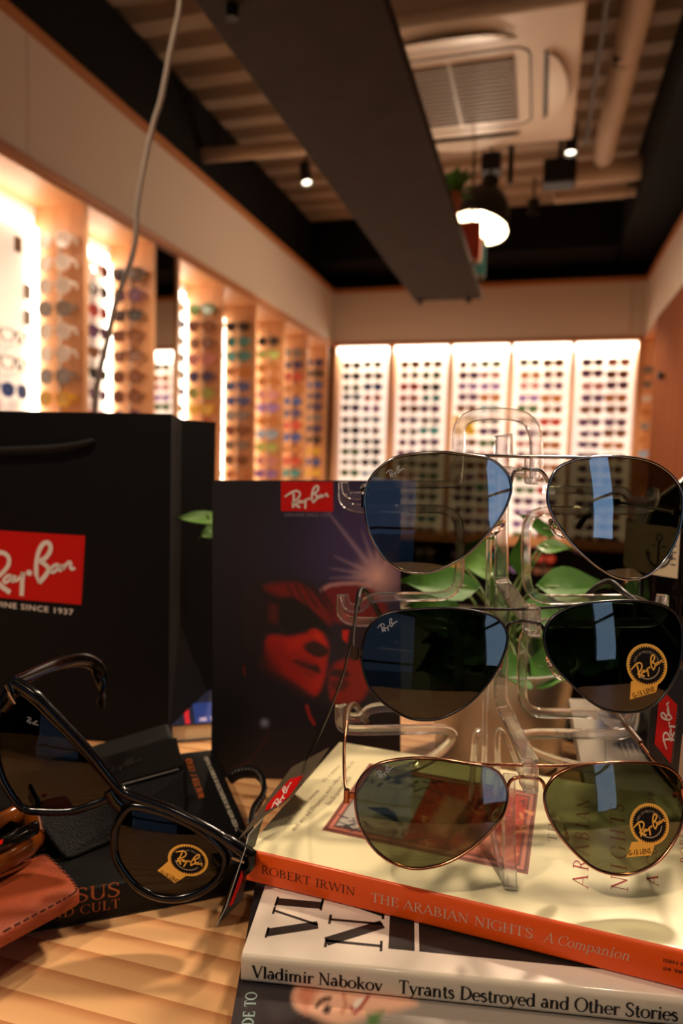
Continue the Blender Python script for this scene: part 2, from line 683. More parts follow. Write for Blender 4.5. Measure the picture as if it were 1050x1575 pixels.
def script_logo():
    """hand-lettered two-word mark with a dot between; unit box about 1 x .55, y up"""
    s = lambda pts, wd: stroke(catmull(np.array(pts, float) / 750.0 * [1, -1], 5), wd)
    P = []
    sx = lambda L: [(a - 140, b - 300) for a, b in L]
    # capital R: flag, bowl, stem, leg
    P += s(sx([(143, 308), (210, 262), (290, 216), (350, 206), (395, 232), (398, 285), (360, 340), (300, 392), (262, 418)]), list(np.concatenate([np.linspace(.030, .050, 10), np.linspace(.046, .036, 31)])))
    P += s(sx([(292, 245), (298, 330), (292, 420), (288, 495)]), .046)
    P += s(sx([(270, 395), (320, 432), (365, 462), (408, 488)]), .050)
    # a y
    P += s(sx([(425, 372), (398, 366), (368, 388), (358, 412), (378, 418), (408, 392), (425, 372), (418, 404), (440, 404)]), .030)
    P += s(sx([(448, 362), (440, 392), (458, 398), (490, 366), (508, 338)]), .030)
    P += s(sx([(508, 336), (500, 400), (498, 450), (494, 506)]), .044)
    P += [[(x + 0, y) for x, y in q] for q in disc(((552 - 140) / 750, -(338 - 300) / 750), .030)]
    # capital B
    P += s(sx([(606, 356), (606, 280), (622, 190), (655, 130), (692, 115), (712, 140), (706, 180), (676, 222), (640, 250), (668, 268), (698, 302), (680, 340), (650, 378), (626, 405)]), .044)
    P += s(sx([(606, 352), (612, 366), (620, 384), (628, 404)]), .03)
    # a n
    P += s(sx([(778, 272), (752, 268), (722, 290), (714, 318), (734, 322), (762, 296), (780, 272), (774, 304), (796, 304)]), .030)
    P += s(sx([(806, 262), (808, 298), (812, 284), (842, 248), (860, 246), (860, 282), (872, 292), (892, 280)]), .030)
    mn = min(y for q in P for x, y in q)
    mx = max(y for q in P for x, y in q)
    wd = max(x for q in P for x, y in q)
    return [[((x) / wd, (y - (mx + mn) / 2) / wd) for x, y in q] for q in P]   # width 1, centred in y


LOGO = script_logo()


def put(polys, fn, mb=None, mi=0):
    """fn maps (x, y) of the lettering plane to world"""
    mb = mb or MB()
    for p in polys:
        mb.add([fn(x, y) for x, y in p], [tuple(range(len(p)))], mi)
    return mb


def frame(o, ex, ey):
    o, ex, ey = np.array(o, float), np.array(ex, float), np.array(ey, float)
    return lambda x, y: o + ex * x + ey * y


# ------------------------------------------------------------------ printed pictures
def sdf_poly(X, Y, pts):
    P = np.array(pts, float)
    d = np.full(X.shape, 1e9)
    inside = np.zeros(X.shape, bool)
    n = len(P)
    for i in range(n):
        a, b = P[i], P[(i + 1) % n]
        ex, ey = b - a
        t = np.clip(((X - a[0]) * ex + (Y - a[1]) * ey) / (ex * ex + ey * ey + 1e-12), 0, 1)
        d = np.minimum(d, np.hypot(X - a[0] - t * ex, Y - a[1] - t * ey))
        c = ((a[1] > Y) != (b[1] > Y))
        with np.errstate(divide='ignore', invalid='ignore'):
            xi = (b[0] - a[0]) * (Y - a[1]) / (b[1] - a[1]) + a[0]
        inside ^= c & (X < xi)
    return np.where(inside, -d, d)


class Ink:
    def __init__(self, x0, x1, y0, y1, nx, ny, base):
        self.X, self.Y = np.meshgrid(np.linspace(x0, x1, nx), np.linspace(y0, y1, ny))
        self.C = np.zeros(self.X.shape + (3,))
        self.C[:] = [lin(c) for c in base]
        self.nx, self.ny = nx, ny

    def mix(self, m, col):
        c = np.array([lin(q) for q in col])
        m = np.clip(m, 0, 1)[..., None]
        self.C = self.C * (1 - m) + c * m

    def poly(self, pts, col, soft=4.0, a=1.0, smooth=False):
        if smooth:
            pts = catmull(pts, 4, True)
        d = sdf_poly(self.X, self.Y, pts)
        self.mix(np.clip(.5 - d / (2 * soft), 0, 1) * a, col)

    def line(self, pts, w, col, soft=2.0, a=1.0):
        d = np.full(self.X.shape, 1e9)
        P = np.array(pts, float)
        for p, q in zip(P[:-1], P[1:]):
            ex, ey = q - p
            t = np.clip(((self.X - p[0]) * ex + (self.Y - p[1]) * ey) / (ex * ex + ey * ey + 1e-12), 0, 1)
            d = np.minimum(d, np.hypot(self.X - p[0] - t * ex, self.Y - p[1] - t * ey))
        self.mix(np.clip(.5 - (d - w / 2) / (2 * soft), 0, 1) * a, col)

    def glow(self, c, r, col, a=1.0, p=1.0):
        d = np.hypot(self.X - c[0], self.Y - c[1]) / r
        self.mix(np.clip(1 - d, 0, 1) ** p * a, col)

    def build(self, name, fn, m, parent, label=None):
        off = np.array(wloc(parent))
        vs = [tuple(np.array(fn(x, y)) - off) for x, y in zip(self.X.ravel(), self.Y.ravel())]
        nx = self.nx
        fs = [(j * nx + i, j * nx + i + 1, (j + 1) * nx + i + 1, (j + 1) * nx + i) for j in range(self.ny - 1) for i in range(nx - 1)]
        me = bpy.data.meshes.new(name)
        me.from_pydata(vs, [], fs)
        at = me.color_attributes.new('ink', 'FLOAT_COLOR', 'POINT')
        at.data.foreach_set('color', np.concatenate([self.C.reshape(-1, 3), np.ones((len(vs), 1))], 1).ravel())
        me.materials.append(m)
        o = bpy.data.objects.new(name, me)
        COL.objects.link(o)
        o.parent = parent
        if label:
            o['label'] = label
        return o

# ================================================================== the room
Z1, Z2, ZC = 1.15 + .938, 1.15 + 1.395, 2.97      # top of the displays, top of the white band, ceiling
XL, XR, YB = -1.65, 0.70, 5.40
m_white = mat('painted_band', (214, 196, 176), .6, bump=(60, .05))
m_black = mat('black_paint', (12, 12, 13), .8, spec=.2)
m_trim = wood('trim_wood', (160, 96, 48), (186, 118, 66), PI / 2, 6, .5)
m_cab = wood('cabinet_wood', (196, 138, 90), (212, 156, 108), 0, 8, .45)
m_cabv = wood('cabinet_wood_upright', (196, 138, 90), (212, 156, 108), 0, 8, .45, axis='X')
m_deck = mat('deck_metal', (190, 170, 148), .55, noise=(3, (160, 140, 120)))
m_floor = mat('floor_concrete', (150, 134, 116), .5, noise=(3, (128, 112, 98)))
m_led = emis('led_white', (255, 234, 206), 6.0)
m_panel = mat('backlit_panel', (236, 226, 214), .5, emit=(255, 232, 210), es=.50)
m_pan2 = mat('wall_panel_glow', (236, 226, 214), .5, emit=(255, 232, 208), es=.28)  # glow added to the white panels to imitate light from the strips


def slab(name, lo, hi, m, kind='structure', parent=None):
    o = MB().box(lo, hi).build(name, m, parent)
    if parent is None and kind:
        struct(o, kind)
    return o


slab('floor', (-2.1, -2.6, -.1), (1.2, 5.8, 0), m_floor)
slab('wall_left', (-2.1, -2.6, 0), (-1.90, 5.8, ZC), m_black)
WY0, WY1, WZ0, WZ1 = -1.08, -.64, 1.02, 2.06
struct(MB().box((1.0, -2.6, 0), (1.06, WY0, ZC)).box((1.0, WY1, 0), (1.06, 5.8, ZC)).box((1.0, WY0, 0), (1.06, WY1, WZ0)).box((1.0, WY0, WZ1), (1.06, WY1, ZC)).build('wall_right', m_black))
w1 = struct(MB().box((1.01, WY0, WZ0), (1.05, WY0 + .02, WZ1)).box((1.01, WY1 - .02, WZ0), (1.05, WY1, WZ1)).box((1.01, WY0, WZ0), (1.05, WY1, WZ0 + .02)).box((1.01, WY0, 1.50), (1.05, WY1, 1.52)).box((1.01, WY0, WZ1 - .02), (1.05, WY1, WZ1)).build('window_1', mat('window_frame', (40, 36, 34), .5)))
MB().box((1.028, WY0 + .02, WZ0 + .02), (1.034, WY1 - .02, WZ1 - .02)).build('pane', lens_mat('clear_pane', (.95, .97, .98), 1.0, 1.45), w1)
slab('wall_back', (-1.90, 5.63, 0), (1.0, 5.8, ZC), m_black)
# white bands above the displays, with panel joints
b = MB()
for y0, y1 in ((-2.4, .35), (.354, 1.93), (1.934, 4.86), (4.864, YB)):
    b.box((-1.90, y0, Z1 + .03), (XL, y1, Z2 - .035))
struct(b.build('wall_left_band', m_white))
b = MB()
for x0, x1 in ((XL, .60), (.604, XR)):
    b.box((x0, YB, Z1 + .03), (x1, 5.63, Z2 - .035))
struct(b.build('wall_back_band', m_white))
struct(MB().box((XR, -2.4, Z1 + .03), (1.0, YB, Z2 - .035)).build('wall_right_band', m_white))
b = MB().box((-1.90, -2.4, Z2 - .035), (XL + .012, YB, Z2)).box((XL, YB - .012, Z2 - .035), (XR, 5.63, Z2)).box((XR - .012, -2.4, Z2 - .035), (1.0, YB, Z2))
struct(b.build('trim_1', m_trim))
b = MB().box((-1.90, -2.4, Z1), (XL + .012, YB, Z1 + .03)).box((XL, YB - .012, Z1), (XR, 5.63, Z1 + .03)).box((XR - .012, -2.4, Z1), (1.0, YB, Z1 + .03))
struct(b.build('trim_2', m_trim))
# black plenum walls over the bands
struct(MB().box((-1.90, -2.4, Z2), (-1.74, 5.63, ZC)).build('wall_left_plenum', m_black))
struct(MB().box((-1.74, 5.06, Z2 + .12), (.49, 5.63, ZC)).build('wall_back_plenum', m_black))
struct(MB().box((.47, -2.4, Z2 + .12), (1.0, 5.63, ZC)).build('wall_right_plenum', m_black))
# ribbed ceiling deck
b = MB()
prof = []
y = -2.6
while y < 5.8:
    prof += [(y, ZC), (y + .09, ZC), (y + .115, ZC + .05), (y + .185, ZC + .05)]
    y += .21
for (ya, za), (yb, zb) in zip(prof[:-1], prof[1:]):
    b.add([(-2.1, ya, za), (1.2, ya, za), (1.2, yb, zb), (-2.1, yb, zb)], [(0, 1, 2, 3)])
b.box((-2.1, -2.6, ZC + .07), (1.2, 5.8, ZC + .17))
struct(b.build('ceiling', m_deck))
# front of the shop behind the camera: dark wall with a glazed door onto the street
b = MB()
DX0, DX1, DZ1 = -.95, .30, 2.15
b.box((-2.1, -2.6, 0), (DX0, -2.4, ZC)).box((DX1, -2.6, 0), (1.2, -2.4, ZC)).box((DX0, -2.6, DZ1), (DX1, -2.4, ZC))
struct(b.build('wall_front', m_black))
m_frame = mat('door_frame_wood', (96, 58, 32), .5)
b = MB().box((DX0, -2.52, 0), (DX0 + .05, -2.46, DZ1)).box((DX1 - .05, -2.52, 0), (DX1, -2.46, DZ1)).box((DX0, -2.52, DZ1 - .05), (DX1, -2.46, DZ1)).box((DX0, -2.52, 0), (DX1, -2.46, .12)).box((DX0, -2.52, 1.0), (DX1, -2.46, 1.05))
d1 = struct(b.build('door_1', m_frame))
m_pane = lens_mat('tinted_pane', (.30, .31, .34), 1.0, 1.45)
MB().box((DX0 + .05, -2.495, .12), (DX1 - .05, -2.485, DZ1 - .05)).build('pane', m_pane, d1)
struct(MB().box((-6, -14, -.12), (6, -2.6, -.02)).build('ground', mat('street_paving', (150, 150, 150), .8)))

# ------------------------------------------------------------------ display glasses: a few kinds, each one mesh
FR = {'black': (22, 20, 20), 'brown': (112, 58, 30), 'purple': (92, 52, 92), 'red': (200, 52, 36), 'blue': (36, 70, 150), 'teal': (40, 140, 140), 'green': (60, 104, 44),
      'yellow': (236, 184, 40), 'pink': (214, 140, 140), 'white': (232, 226, 216), 'grey': (128, 122, 118), 'amber': (190, 110, 40), 'navy': (40, 40, 96), 'violet': (150, 110, 190), 'sky': (140, 180, 214), 'lime': (170, 190, 90)}


def dmats(c):
    f = mat('display_frame_' + c, FR[c], .3, spec=.5)
    k = FR[c]
    l = mat('display_lens_' + c, tuple(int(q * .72 + 48) for q in k), .12, spec=.7)
    return f, l


def lens_shape(style):
    if style == 0:      # aviator drop
        base = [(-.5, .36), (-.2, .5), (.25, .48), (.5, .3), (.48, -.02), (.3, -.36), (0, -.5), (-.3, -.38), (-.5, -.05)]
    elif style == 1:    # wayfarer
        base = [(-.5, .42), (0, .47), (.5, .42), (.48, .05), (.36, -.38), (0, -.47), (-.36, -.4), (-.48, .0)]
    else:               # round
        base = [(.5 * math.cos(a), .5 * math.sin(a)) for a in np.linspace(0, 2 * PI, 10, endpoint=False)]
    return catmull(base, 2, True)


SHW = [(.060, .050), (.056, .044), (.052, .050)]
PROTO = {}


def display_mesh(style, col, clear=False, short=False):
    key = (style, col, clear, short)
    tl = .030 if short else .125
    if key in PROTO:
        return PROTO[key]
    mb = MB()
    W_, H_ = SHW[style]
    for s in (-1, 1):
        o = [(s * .036 + s * -p[0] * W_, p[1] * H_) for p in lens_shape(style)]
        pts = [(x, -.002 + abs(x) * .12, z) for x, z in o]
        mb.sweep(pts, rect(.0042, .0042), (0, 1, 0), True, 0)
        c = np.mean(pts, 0)
        if not clear:
            mb.prism([(x, yy + .0005, z) for x, yy, z in pts], (0, .0015, 0), 1)
        mb.box((s * .064 - .002, .006, .008), (s * .064 + .002, tl, .014), 0)
        mb.obox((s * .064 - .002, tl - .002, .014), (.004, 0, 0), (0, .012, -.022), (0, -.005, -.003), 0)
    mb.sweep([(-.011, .0, .010), (0, -.002, .013), (.011, .0, .010)], rect(.003, .003), (0, 1, 0))
    f, l = dmats(col)
    o = mb.build('display_sunglasses', [f, l])
    me = o.data
    bpy.data.objects.remove(o)
    PROTO[key] = me
    return me


ORD = ['first', 'second', 'third', 'fourth', 'fifth', 'sixth', 'seventh', 'eighth', 'ninth', 'tenth', 'eleventh', 'twelfth', 'thirteenth', 'fourteenth', 'fifteenth', 'sixteenth', 'seventeenth', 'eighteenth', 'nineteenth', 'twentieth']


def hang(mesh, loc, rz, label, group, tilt=0.0, sc=1.0, name='sunglasses'):
    o = bpy.data.objects.new(name, mesh)
    COL.objects.link(o)
    o.location = loc
    o.rotation_euler = (tilt, 0, rz)
    o.scale = (sc, sc, sc)
    return tag(o, label, 'eyeglasses' if name == 'eyeglasses' else 'sunglasses', group)


# ------------------------------------------------------------------ back wall: five lit bays
m_peg = mat('peg_clear', (210, 196, 180), .3)
BX = [(-1.612, -1.18), (-1.138, -.705), (-.675, -.248), (-.214, .207), (.235, .663)]
PAL = [['black', 'black', 'green', 'sky', 'navy', 'grey'], ['black', 'grey', 'blue', 'pink', 'violet', 'sky'], ['brown', 'grey', 'red', 'pink', 'brown', 'purple'], ['brown', 'green', 'black', 'teal', 'purple', 'grey'],
       ['purple', 'purple', 'violet', 'purple', 'brown', 'yellow'], ['green', 'pink', 'violet', 'amber', 'teal', 'grey'], ['black', 'amber', 'pink', 'violet', 'green', 'brown'], ['brown', 'brown', 'purple', 'amber', 'brown', 'red'],
       ['purple', 'purple', 'pink', 'purple', 'brown', 'purple'], ['pink', 'brown', 'purple', 'amber', 'brown', 'purple']]
NROW = [11, 11, 16, 19, 19, 19, 19, 19, 17, 17]
cols_u = [.27, .73]
b = MB()
for x0, x1 in zip([XL] + [q[1] for q in BX], [q[0] for q in BX] + [XR]):
    b.box((x0, YB, .55), (x1, 5.63, Z1))
posts = struct(b.build('trim_3', m_cabv))
BAYN = ['first', 'second', 'third', 'fourth', 'fifth']
for i, (x0, x1) in enumerate(BX):
    t = thing('display_bay', 'brightly lit %s display bay from the left on the back wall, hung with sunglasses' % BAYN[i], 'display case', ((x0 + x1) / 2, 5.5, .55), 'lit bays on the back wall')
    MB().box((x0, 5.55, .62), (x1, 5.62, Z1)).build('back_panel', m_panel, t)
    MB().box((x0, YB + .005, .55), (x1, 5.62, .62)).build('bottom_board', m_cab, t)
    MB().box((x0 + .005, 5.43, Z1 - .045), (x1 - .005, 5.549, Z1 - .004)).build('light_strip', m_led, t)
    for c in range(2):
        k = i * 2 + c
        xc = x0 + (x1 - x0) * cols_u[c] + (.012 if c == 0 else -.012)
        MB().box((xc - .004, 5.538, 1.15 + .83 - NROW[k] * .0873), (xc + .004, 5.5495, 1.15 + .83)).build('display_rail', m_peg, t)
        for r in range(NROW[k]):
            z = 1.15 + .79 - r * .0873 + random.uniform(-.006, .006)
            colr = PAL[k][r] if r < 6 else random.choice(PAL[k] + (['purple', 'brown'] if k > 3 else ['black', 'grey']))
            xx = xc + random.uniform(-.006, .006)
            hang(display_mesh(random.choice((0, 0, 1, 2)), colr), (xx, YB + .02, z), random.uniform(-.06, .06), '%s sunglasses, %s from the top in the %s column of the %s back-wall bay' % (colr, ORD[r], ('left', 'right')[c], BAYN[i]), 'sunglasses on the back wall', random.uniform(-.05, .05), 1.14)
    # price card in bay three
    if i == 2:
        c_ = MB().box((x0 + .015, 5.536, 1.15 + .26), (x0 + .17, 5.54, 1.15 + .40)).build('price_card', mat('yellow_card', (250, 226, 60), .5), None)
        tag(rebase(c_), 'yellow card on the back panel of the third back-wall bay', 'card')

# ------------------------------------------------------------------ left wall: wooden bays, a mirror between
LY = [(1.31, 1.80), (1.80, 2.25), (2.25, 2.72), (2.93, 3.40), (3.40, 3.86), (3.86, 4.34), (4.34, 4.81), (4.81, 5.30)]
SIDE = {1: ['white', 'white', 'white', 'grey', 'white', 'white', 'grey', 'yellow', 'yellow'], 2: ['black', 'purple', 'black', 'brown', 'brown', 'brown', 'brown', 'purple', 'black', 'brown'],
        3: ['green', 'brown', 'brown', 'pink', 'navy', 'lime', 'yellow', 'red', 'amber', 'pink', 'grey', 'amber', 'amber', 'yellow'], 4: ['black', 'teal', 'teal', 'amber', 'blue', 'blue', 'grey', 'brown', 'grey', 'brown', 'amber', 'red', 'grey', 'teal'],
        5: ['black', 'lime', 'amber', 'amber', 'pink', 'violet', 'amber', 'sky', 'lime', 'pink', 'violet', 'amber', 'grey', 'red', 'blue'], 6: ['grey', 'navy', 'red', 'amber', 'blue', 'navy', 'red', 'blue', 'amber', 'red', 'teal', 'brown', 'blue', 'amber', 'grey', 'red'],
        7: ['navy', 'black', 'blue', 'navy', 'navy', 'grey', 'navy', 'black', 'yellow', 'blue', 'yellow', 'blue', 'navy', 'amber', 'black', 'blue']}
BACK = {1: ['black', 'black', 'blue', 'black'], 2: ['pink', 'grey', 'red', 'purple', 'brown', 'black', 'purple', 'pink'],
        3: ['yellow', 'blue', 'white', 'white', 'white', 'violet', 'white', 'lime', 'sky', 'white'], 4: ['black', 'grey', 'white', 'white', 'white', 'red', 'white', 'red', 'amber', 'white', 'blue', 'white'],
        5: ['purple', 'pink', 'lime', 'white', 'sky', 'white', 'yellow', 'pink', 'amber', 'white', 'purple', 'violet', 'sky'], 6: [], 7: []}
BN = {1: 'nearest', 2: 'second', 3: 'third', 4: 'fourth', 5: 'fifth', 6: 'sixth', 7: 'seventh'}
for i, (y0, y1) in enumerate(LY):
    nm = BN.get(i)
    t = thing('display_bay', ('wooden display bay with side light strip, %s along the left wall' % nm) if nm else 'wooden display bay at the left picture edge, nearest the viewer', 'display case', (-1.78, (y0 + y1) / 2, .55), 'wooden bays on the left wall')
    MB().box((-1.895, y0, .62), (-1.87, y1, Z1)).build('back_panel', m_pan2, t)
    MB().box((-1.87, y1 - .024, .55), (XL, y1, Z1)).build('side_panel', m_cabv, t)
    MB().box((-1.87, y0, .55), (XL, y1 - .024, .62)).build('bottom_board', m_cab, t)
    MB().box((-1.87, y0, Z1 - .012), (XL, y1 - .024, Z1)).build('top_board', m_cab, t)
    MB().box((-1.869, y1 - .056, .66), (-1.853, y1 - .026, Z1 - .09)).build('light_strip', m_led, t)
    if i < 4:
        MB().box((-1.869, y0 + .02, Z1 - .09), (-1.85, y1 - .06, Z1 - .06)).build('light_strip', m_led, t)
    if i == 0:
        continue
    pitch = .083 if i == 1 else .088
    if SIDE[i]:
        MB().box((-1.759, y1 - .034, 1.15 + .83 - len(SIDE[i]) * .088), (-1.751, y1 - .0245, 1.15 + .83)).build('display_rail', m_peg, t)
    if BACK[i] and i > 1:
        MB().box((-1.8695, y1 - .154, 1.15 + .83 - len(BACK[i]) * .088), (-1.86, y1 - .146, 1.15 + .83)).build('display_rail', m_peg, t)
    for r, c in enumerate(SIDE[i]):
        z = (1.15 + .79) - r * pitch
        st = 2 if (i == 1) else random.choice((0, 1, 2))
        hang(display_mesh(st, c, False, True), (-1.755, y1 - .062, z), random.uniform(-.1, .1), '%s sunglasses, %s from the top on the wooden side of the %s left-wall bay' % (c, ORD[r], nm), 'sunglasses on the left wall', random.uniform(-.06, .06), 1.12)
    for r, c in enumerate(BACK[i]):
        z = (1.15 + .79) - r * pitch
        if i == 1:
            z = float(at_x(24, (518, 560, 601, 645)[r], -1.83)[2])
            y_ = float(at_x(24, 560, -1.83)[1])
            clear = r < 2
            nm2 = 'eyeglasses' if clear else 'sunglasses'
            lab = ('black-rimmed clear eyeglasses, %s one on the white panel of the nearest left-wall bay' % ('upper', 'lower')[r]) if clear else '%s round sunglasses on the white panel of the nearest left-wall bay' % ('blue-lensed', '', 'blue-lensed', 'dark')[r]
            hang(display_mesh(1 if clear else 2, c, clear, True), (-1.83, y_, z), PI / 2, lab, 'glasses on the nearest white panel', 0, 1.0, nm2)
            continue
        hang(display_mesh(random.choice((0, 1, 2)), c, False, True), (-1.83, y1 - .15, z), PI / 2 + random.uniform(-.1, .1), '%s sunglasses, %s from the top on the back panel of the %s left-wall bay' % (c, ORD[r], nm), 'sunglasses on the left wall')
# small hang tags on the nearest bay's white panel
for k, (px_, py_) in enumerate(((27, 375), (53, 415), (42, 448), (42, 488))):
    p = at_x(px_, py_, -1.86)
    c_ = MB().obox(p + [0, -.018, -.03], (0, .036, 0), (0, 0, .055), (.003, 0, 0)).build('price_tag', mat('grey_tag', (128, 112, 98), .6))
    tag(rebase(c_), '%s small grey price tag on the white panel of the nearest left-wall bay' % ('topmost', 'second', 'third', 'lowest')[k], 'tag', 'tags on the nearest white panel')
# mirror panel
t = thing('mirror', 'tall narrow mirror between two wooden bays on the left wall', 'mirror', (-1.68, 2.825, .55))
MB().box((-1.68, 2.72, .55), (XL - .008, 2.906, Z1 - .002)).build('mirror_glass', mat('mirror_silver', (235, 235, 235), .01, metal=1), t)
MB().box((-1.87, 2.906, .55), (XL, 2.93, Z1)).build('side_panel', m_cabv, t)

# ------------------------------------------------------------------ right wall: one open bay by the corner, then a tall wooden door panel
t = thing('display_bay', 'narrow wooden display bay on the right wall beside the back corner', 'display case', (.85, 5.1, .55))
MB().box((.93, 4.78, .55), (.995, YB, Z1)).build('back_panel', m_cabv, t)
MB().box((XR, 4.76, .55), (.995, 4.78, Z1)).build('side_panel', m_cabv, t)
MB().box((XR, 5.375, .55), (.93, YB - .001, Z1)).build('end_panel', m_cabv, t)
MB().box((.905, 5.30, .7), (.925, 5.32, Z1 - .1)).build('light_strip', m_led, t)
for r in range(9):
    c = random.choice(['grey', 'pink', 'white', 'amber', 'brown', 'sky'])
    hang(display_mesh(r % 3, c, False, True), (.765, 5.342, 1.15 + .72 - r * .1), 0, '%s sunglasses, %s from the top in the narrow right-wall bay' % (c, ORD[r]), 'sunglasses on the right wall')
m_dark = wood('dark_panel_wood', (104, 52, 18), (122, 64, 24), 0, 3, .85, axis='X')
m_dark.node_tree.nodes['Principled BSDF'].inputs['Specular IOR Level'].default_value = .1
t = thing('wooden_cupboard', 'tall brown wooden cupboard front along the right wall', 'cupboard', (.82, 3.6, 0))
MB().box((.66, 2.5, 0), (.995, 4.62, Z1)).build('body', m_dark, t)
p = at_y(1047, 577, 4.2)
MB().lathe((.66, 4.22, p[2]), [(0, -.035), (.022, -.035), (.026, -.02), (.012, -.01), (.012, 0)], 20, (1, 0, 0)).build('knob', mat('dark_knob', (26, 22, 20), .4), t, 40)

# ================================================================== things under the ceiling
# cassette air conditioner
h0 = 1.15 + 1.5
AX0, AX1, AY0, AY1 = -.865, .086, 2.42, 3.39
m_ac = mat('ac_plastic', (222, 204, 182), .45)
m_acg = mat('ac_grille', (150, 136, 124), .6)
m_slot = mat('ac_slot', (40, 34, 30), .6)
t = thing('air_conditioner', 'square beige cassette air conditioner hanging under the ribbed ceiling', 'air conditioner', ((AX0 + AX1) / 2, (AY0 + AY1) / 2, h0))
b = MB().box((AX0, AY0, h0), (AX1, AY1, h0 + .045))
o = b.build('face_panel', m_ac, t)
bevel(o, .012)
MB().box((AX0 + .06, AY0 + .06, h0 + .045), (AX1 - .06, AY1 - .06, ZC - .005)).build('housing', m_ac, t)
acx, acy = (AX0 + AX1) / 2, (AY0 + AY1) / 2
for k in (-1, 1):
    g_ = MB()
    x0 = acx + (0.004 if k > 0 else -.24)
    g_.box((x0, acy - .23, h0 - .006), (x0 + .236, acy + .23, h0 + .002))
    for q in range(15):
        yy = acy - .222 + q * .031
        g_.box((x0 + .005, yy, h0 - .010), (x0 + .231, yy + .012, h0 - .0055))
    g_.build('intake_grille', m_acg, t)
rr = []
for cx_, cy_, a0 in ((.235, .225, 0), (-.235, .225, 90), (-.235, -.225, 180), (.235, -.225, 270)):
    for a in np.radians(np.linspace(a0, a0 + 90, 7)):
        rr.append((acx + cx_ + .06 * math.cos(a), acy + cy_ + .06 * math.sin(a), h0 - .0005))
MB().sweep(rr, rect(.006, .004), (0, 0, 1), True).build('groove', m_slot, t)
for k in range(4):
    c_, s_ = math.cos(k * PI / 2), math.sin(k * PI / 2)
    L = lambda x, y, z: (acx + x * c_ - y * s_, acy + x * s_ + y * c_, h0 + z)
    sl = [L(.345 + .055 * math.sin(math.pi * (q / 12)) ** .5, -.25 + .5 * q / 12, -.001) for q in range(13)] + [L(.345, .25 - .5 * q / 4, -.001) for q in range(1, 4)]
    MB().prism(sl, (0, 0, -.003)).build('air_slot', m_slot, t)
    v_ = [L(.36 + .075 * math.sin(math.pi * (q / 12)) ** .6, -.24 + .48 * q / 12, -.004 - .02 * math.sin(math.pi * q / 12)) for q in range(13)]
    w_ = [L(.362, -.24 + .48 * q / 12, -.008) for q in range(13)]
    mb = MB()
    for q in range(12):
        mb.prism([v_[q], v_[q + 1], w_[q + 1], w_[q]], (0, 0, -.004))
    mb.build('air_vane', m_ac, t, 50)

# pipes and ducts
m_pipe = mat('pipe_lagging', (206, 184, 158), .6, noise=(20, (186, 164, 140)))


def pipe(p0, p1, r, label, name='ceiling_pipe'):
    d = nrm(np.array(p1) - np.array(p0))
    n = 14
    mb = MB().tube([np.array(p0) + (np.array(p1) - np.array(p0)) * k / n for k in range(n + 1)], r, seg=16)
    o = mb.build(name, m_pipe, None, 50)
    rebase(o)
    tag(o, label, 'pipe')
    # jointing bands
    for k in (.3, .7):
        q = MB()
        c = np.array(p0) + (np.array(p1) - np.array(p0)) * k
        q.tube([c - d * .012, c + d * .012], r * 1.06, seg=16)
        q.build('joint_band', m_pipe, o, 50)
    return o


pipe((.28, .9, 2.80), (.26, 3.95, 2.80), .055, 'pale lagged pipe running lengthwise beside the air conditioner')
pipe((.05, 4.15, 2.80), (.60, 4.18, 2.82), .062, 'thick pale duct crossing to the dark right corner of the ceiling')
pipe((.02, 4.32, 2.74), (.56, 4.35, 2.76), .030, 'thin pale pipe crossing just in front of the dark right ceiling corner')
pipe((-1.745, 3.32, 2.72), (-.62, 3.36, 2.72), .035, 'pale pipe crossing from the left wall to behind the hanging shelf')
# slim rail near the air conditioner
o = rebase(MB().box((.14, 2.3, 2.66), (.155, 3.5, 2.70)).build('cable_rail', mat('dark_rail', (70, 58, 46), .5)))
tag(o, 'thin dark cable rail between the air conditioner and the lengthwise pipe', 'rail')

m_spot = mat('spot_black', (14, 13, 13), .45)


def spotlight(px_, py_, Y, label, dirv, L=.12, r=.030, lit=True, ztop=ZC):
    p = at_y(px_, py_, Y)
    t = thing('spotlight', label, 'lamp', p)
    d = nrm(dirv)
    MB().lathe(p, [(0, -L / 2), (r, -L / 2), (r, L / 2), (r * .86, L / 2), (r * .86, L / 2 - .02), (0, L / 2 - .02)], 24, d).build('can', m_spot, t, 40)
    MB().lathe(p + d * (L / 2 - .018), [(0, .0), (r * .8, 0), (r * .8, .004), (0, .004)], 24, d).build('bulb', emis('spot_glow', (255, 236, 206), 3.0) if lit else m_spot, t)
    MB().tube([p, (p[0], p[1], ztop)], .008).build('stem', m_spot, t)
    return t


spotlight(470, 268, 3.55, 'black can spotlight under the ribbed ceiling left of the hanging shelf', (.25, -.3, -1))
spotlight(878, 215, 3.52, 'black can spotlight at the corner of the air conditioner', (0, -.25, -1), .15, .030)
p = at_y(860, 268, 4.0)
t = thing('projector_box', 'black box spotlight hanging below the crossing pipes', 'lamp', p)
o = MB().box(p - [.085, .07, .065], p + [.085, .07, .065]).build('housing', m_spot, t)
bevel(o, .015)
MB().tube([p + [0, 0, .06], (p[0], p[1], ZC)], .012).build('stem', m_spot, t)
p = at_y(785, 262, 3.9)
o = rebase(MB().tube([p + [0, 0, -.07], p + [0, 0, .30]], .015, seg=10).build('hanger_rod', m_spot, None, 50))
tag(o, 'short dark hanger rod between the air conditioner and the pendant lamp', 'rod')
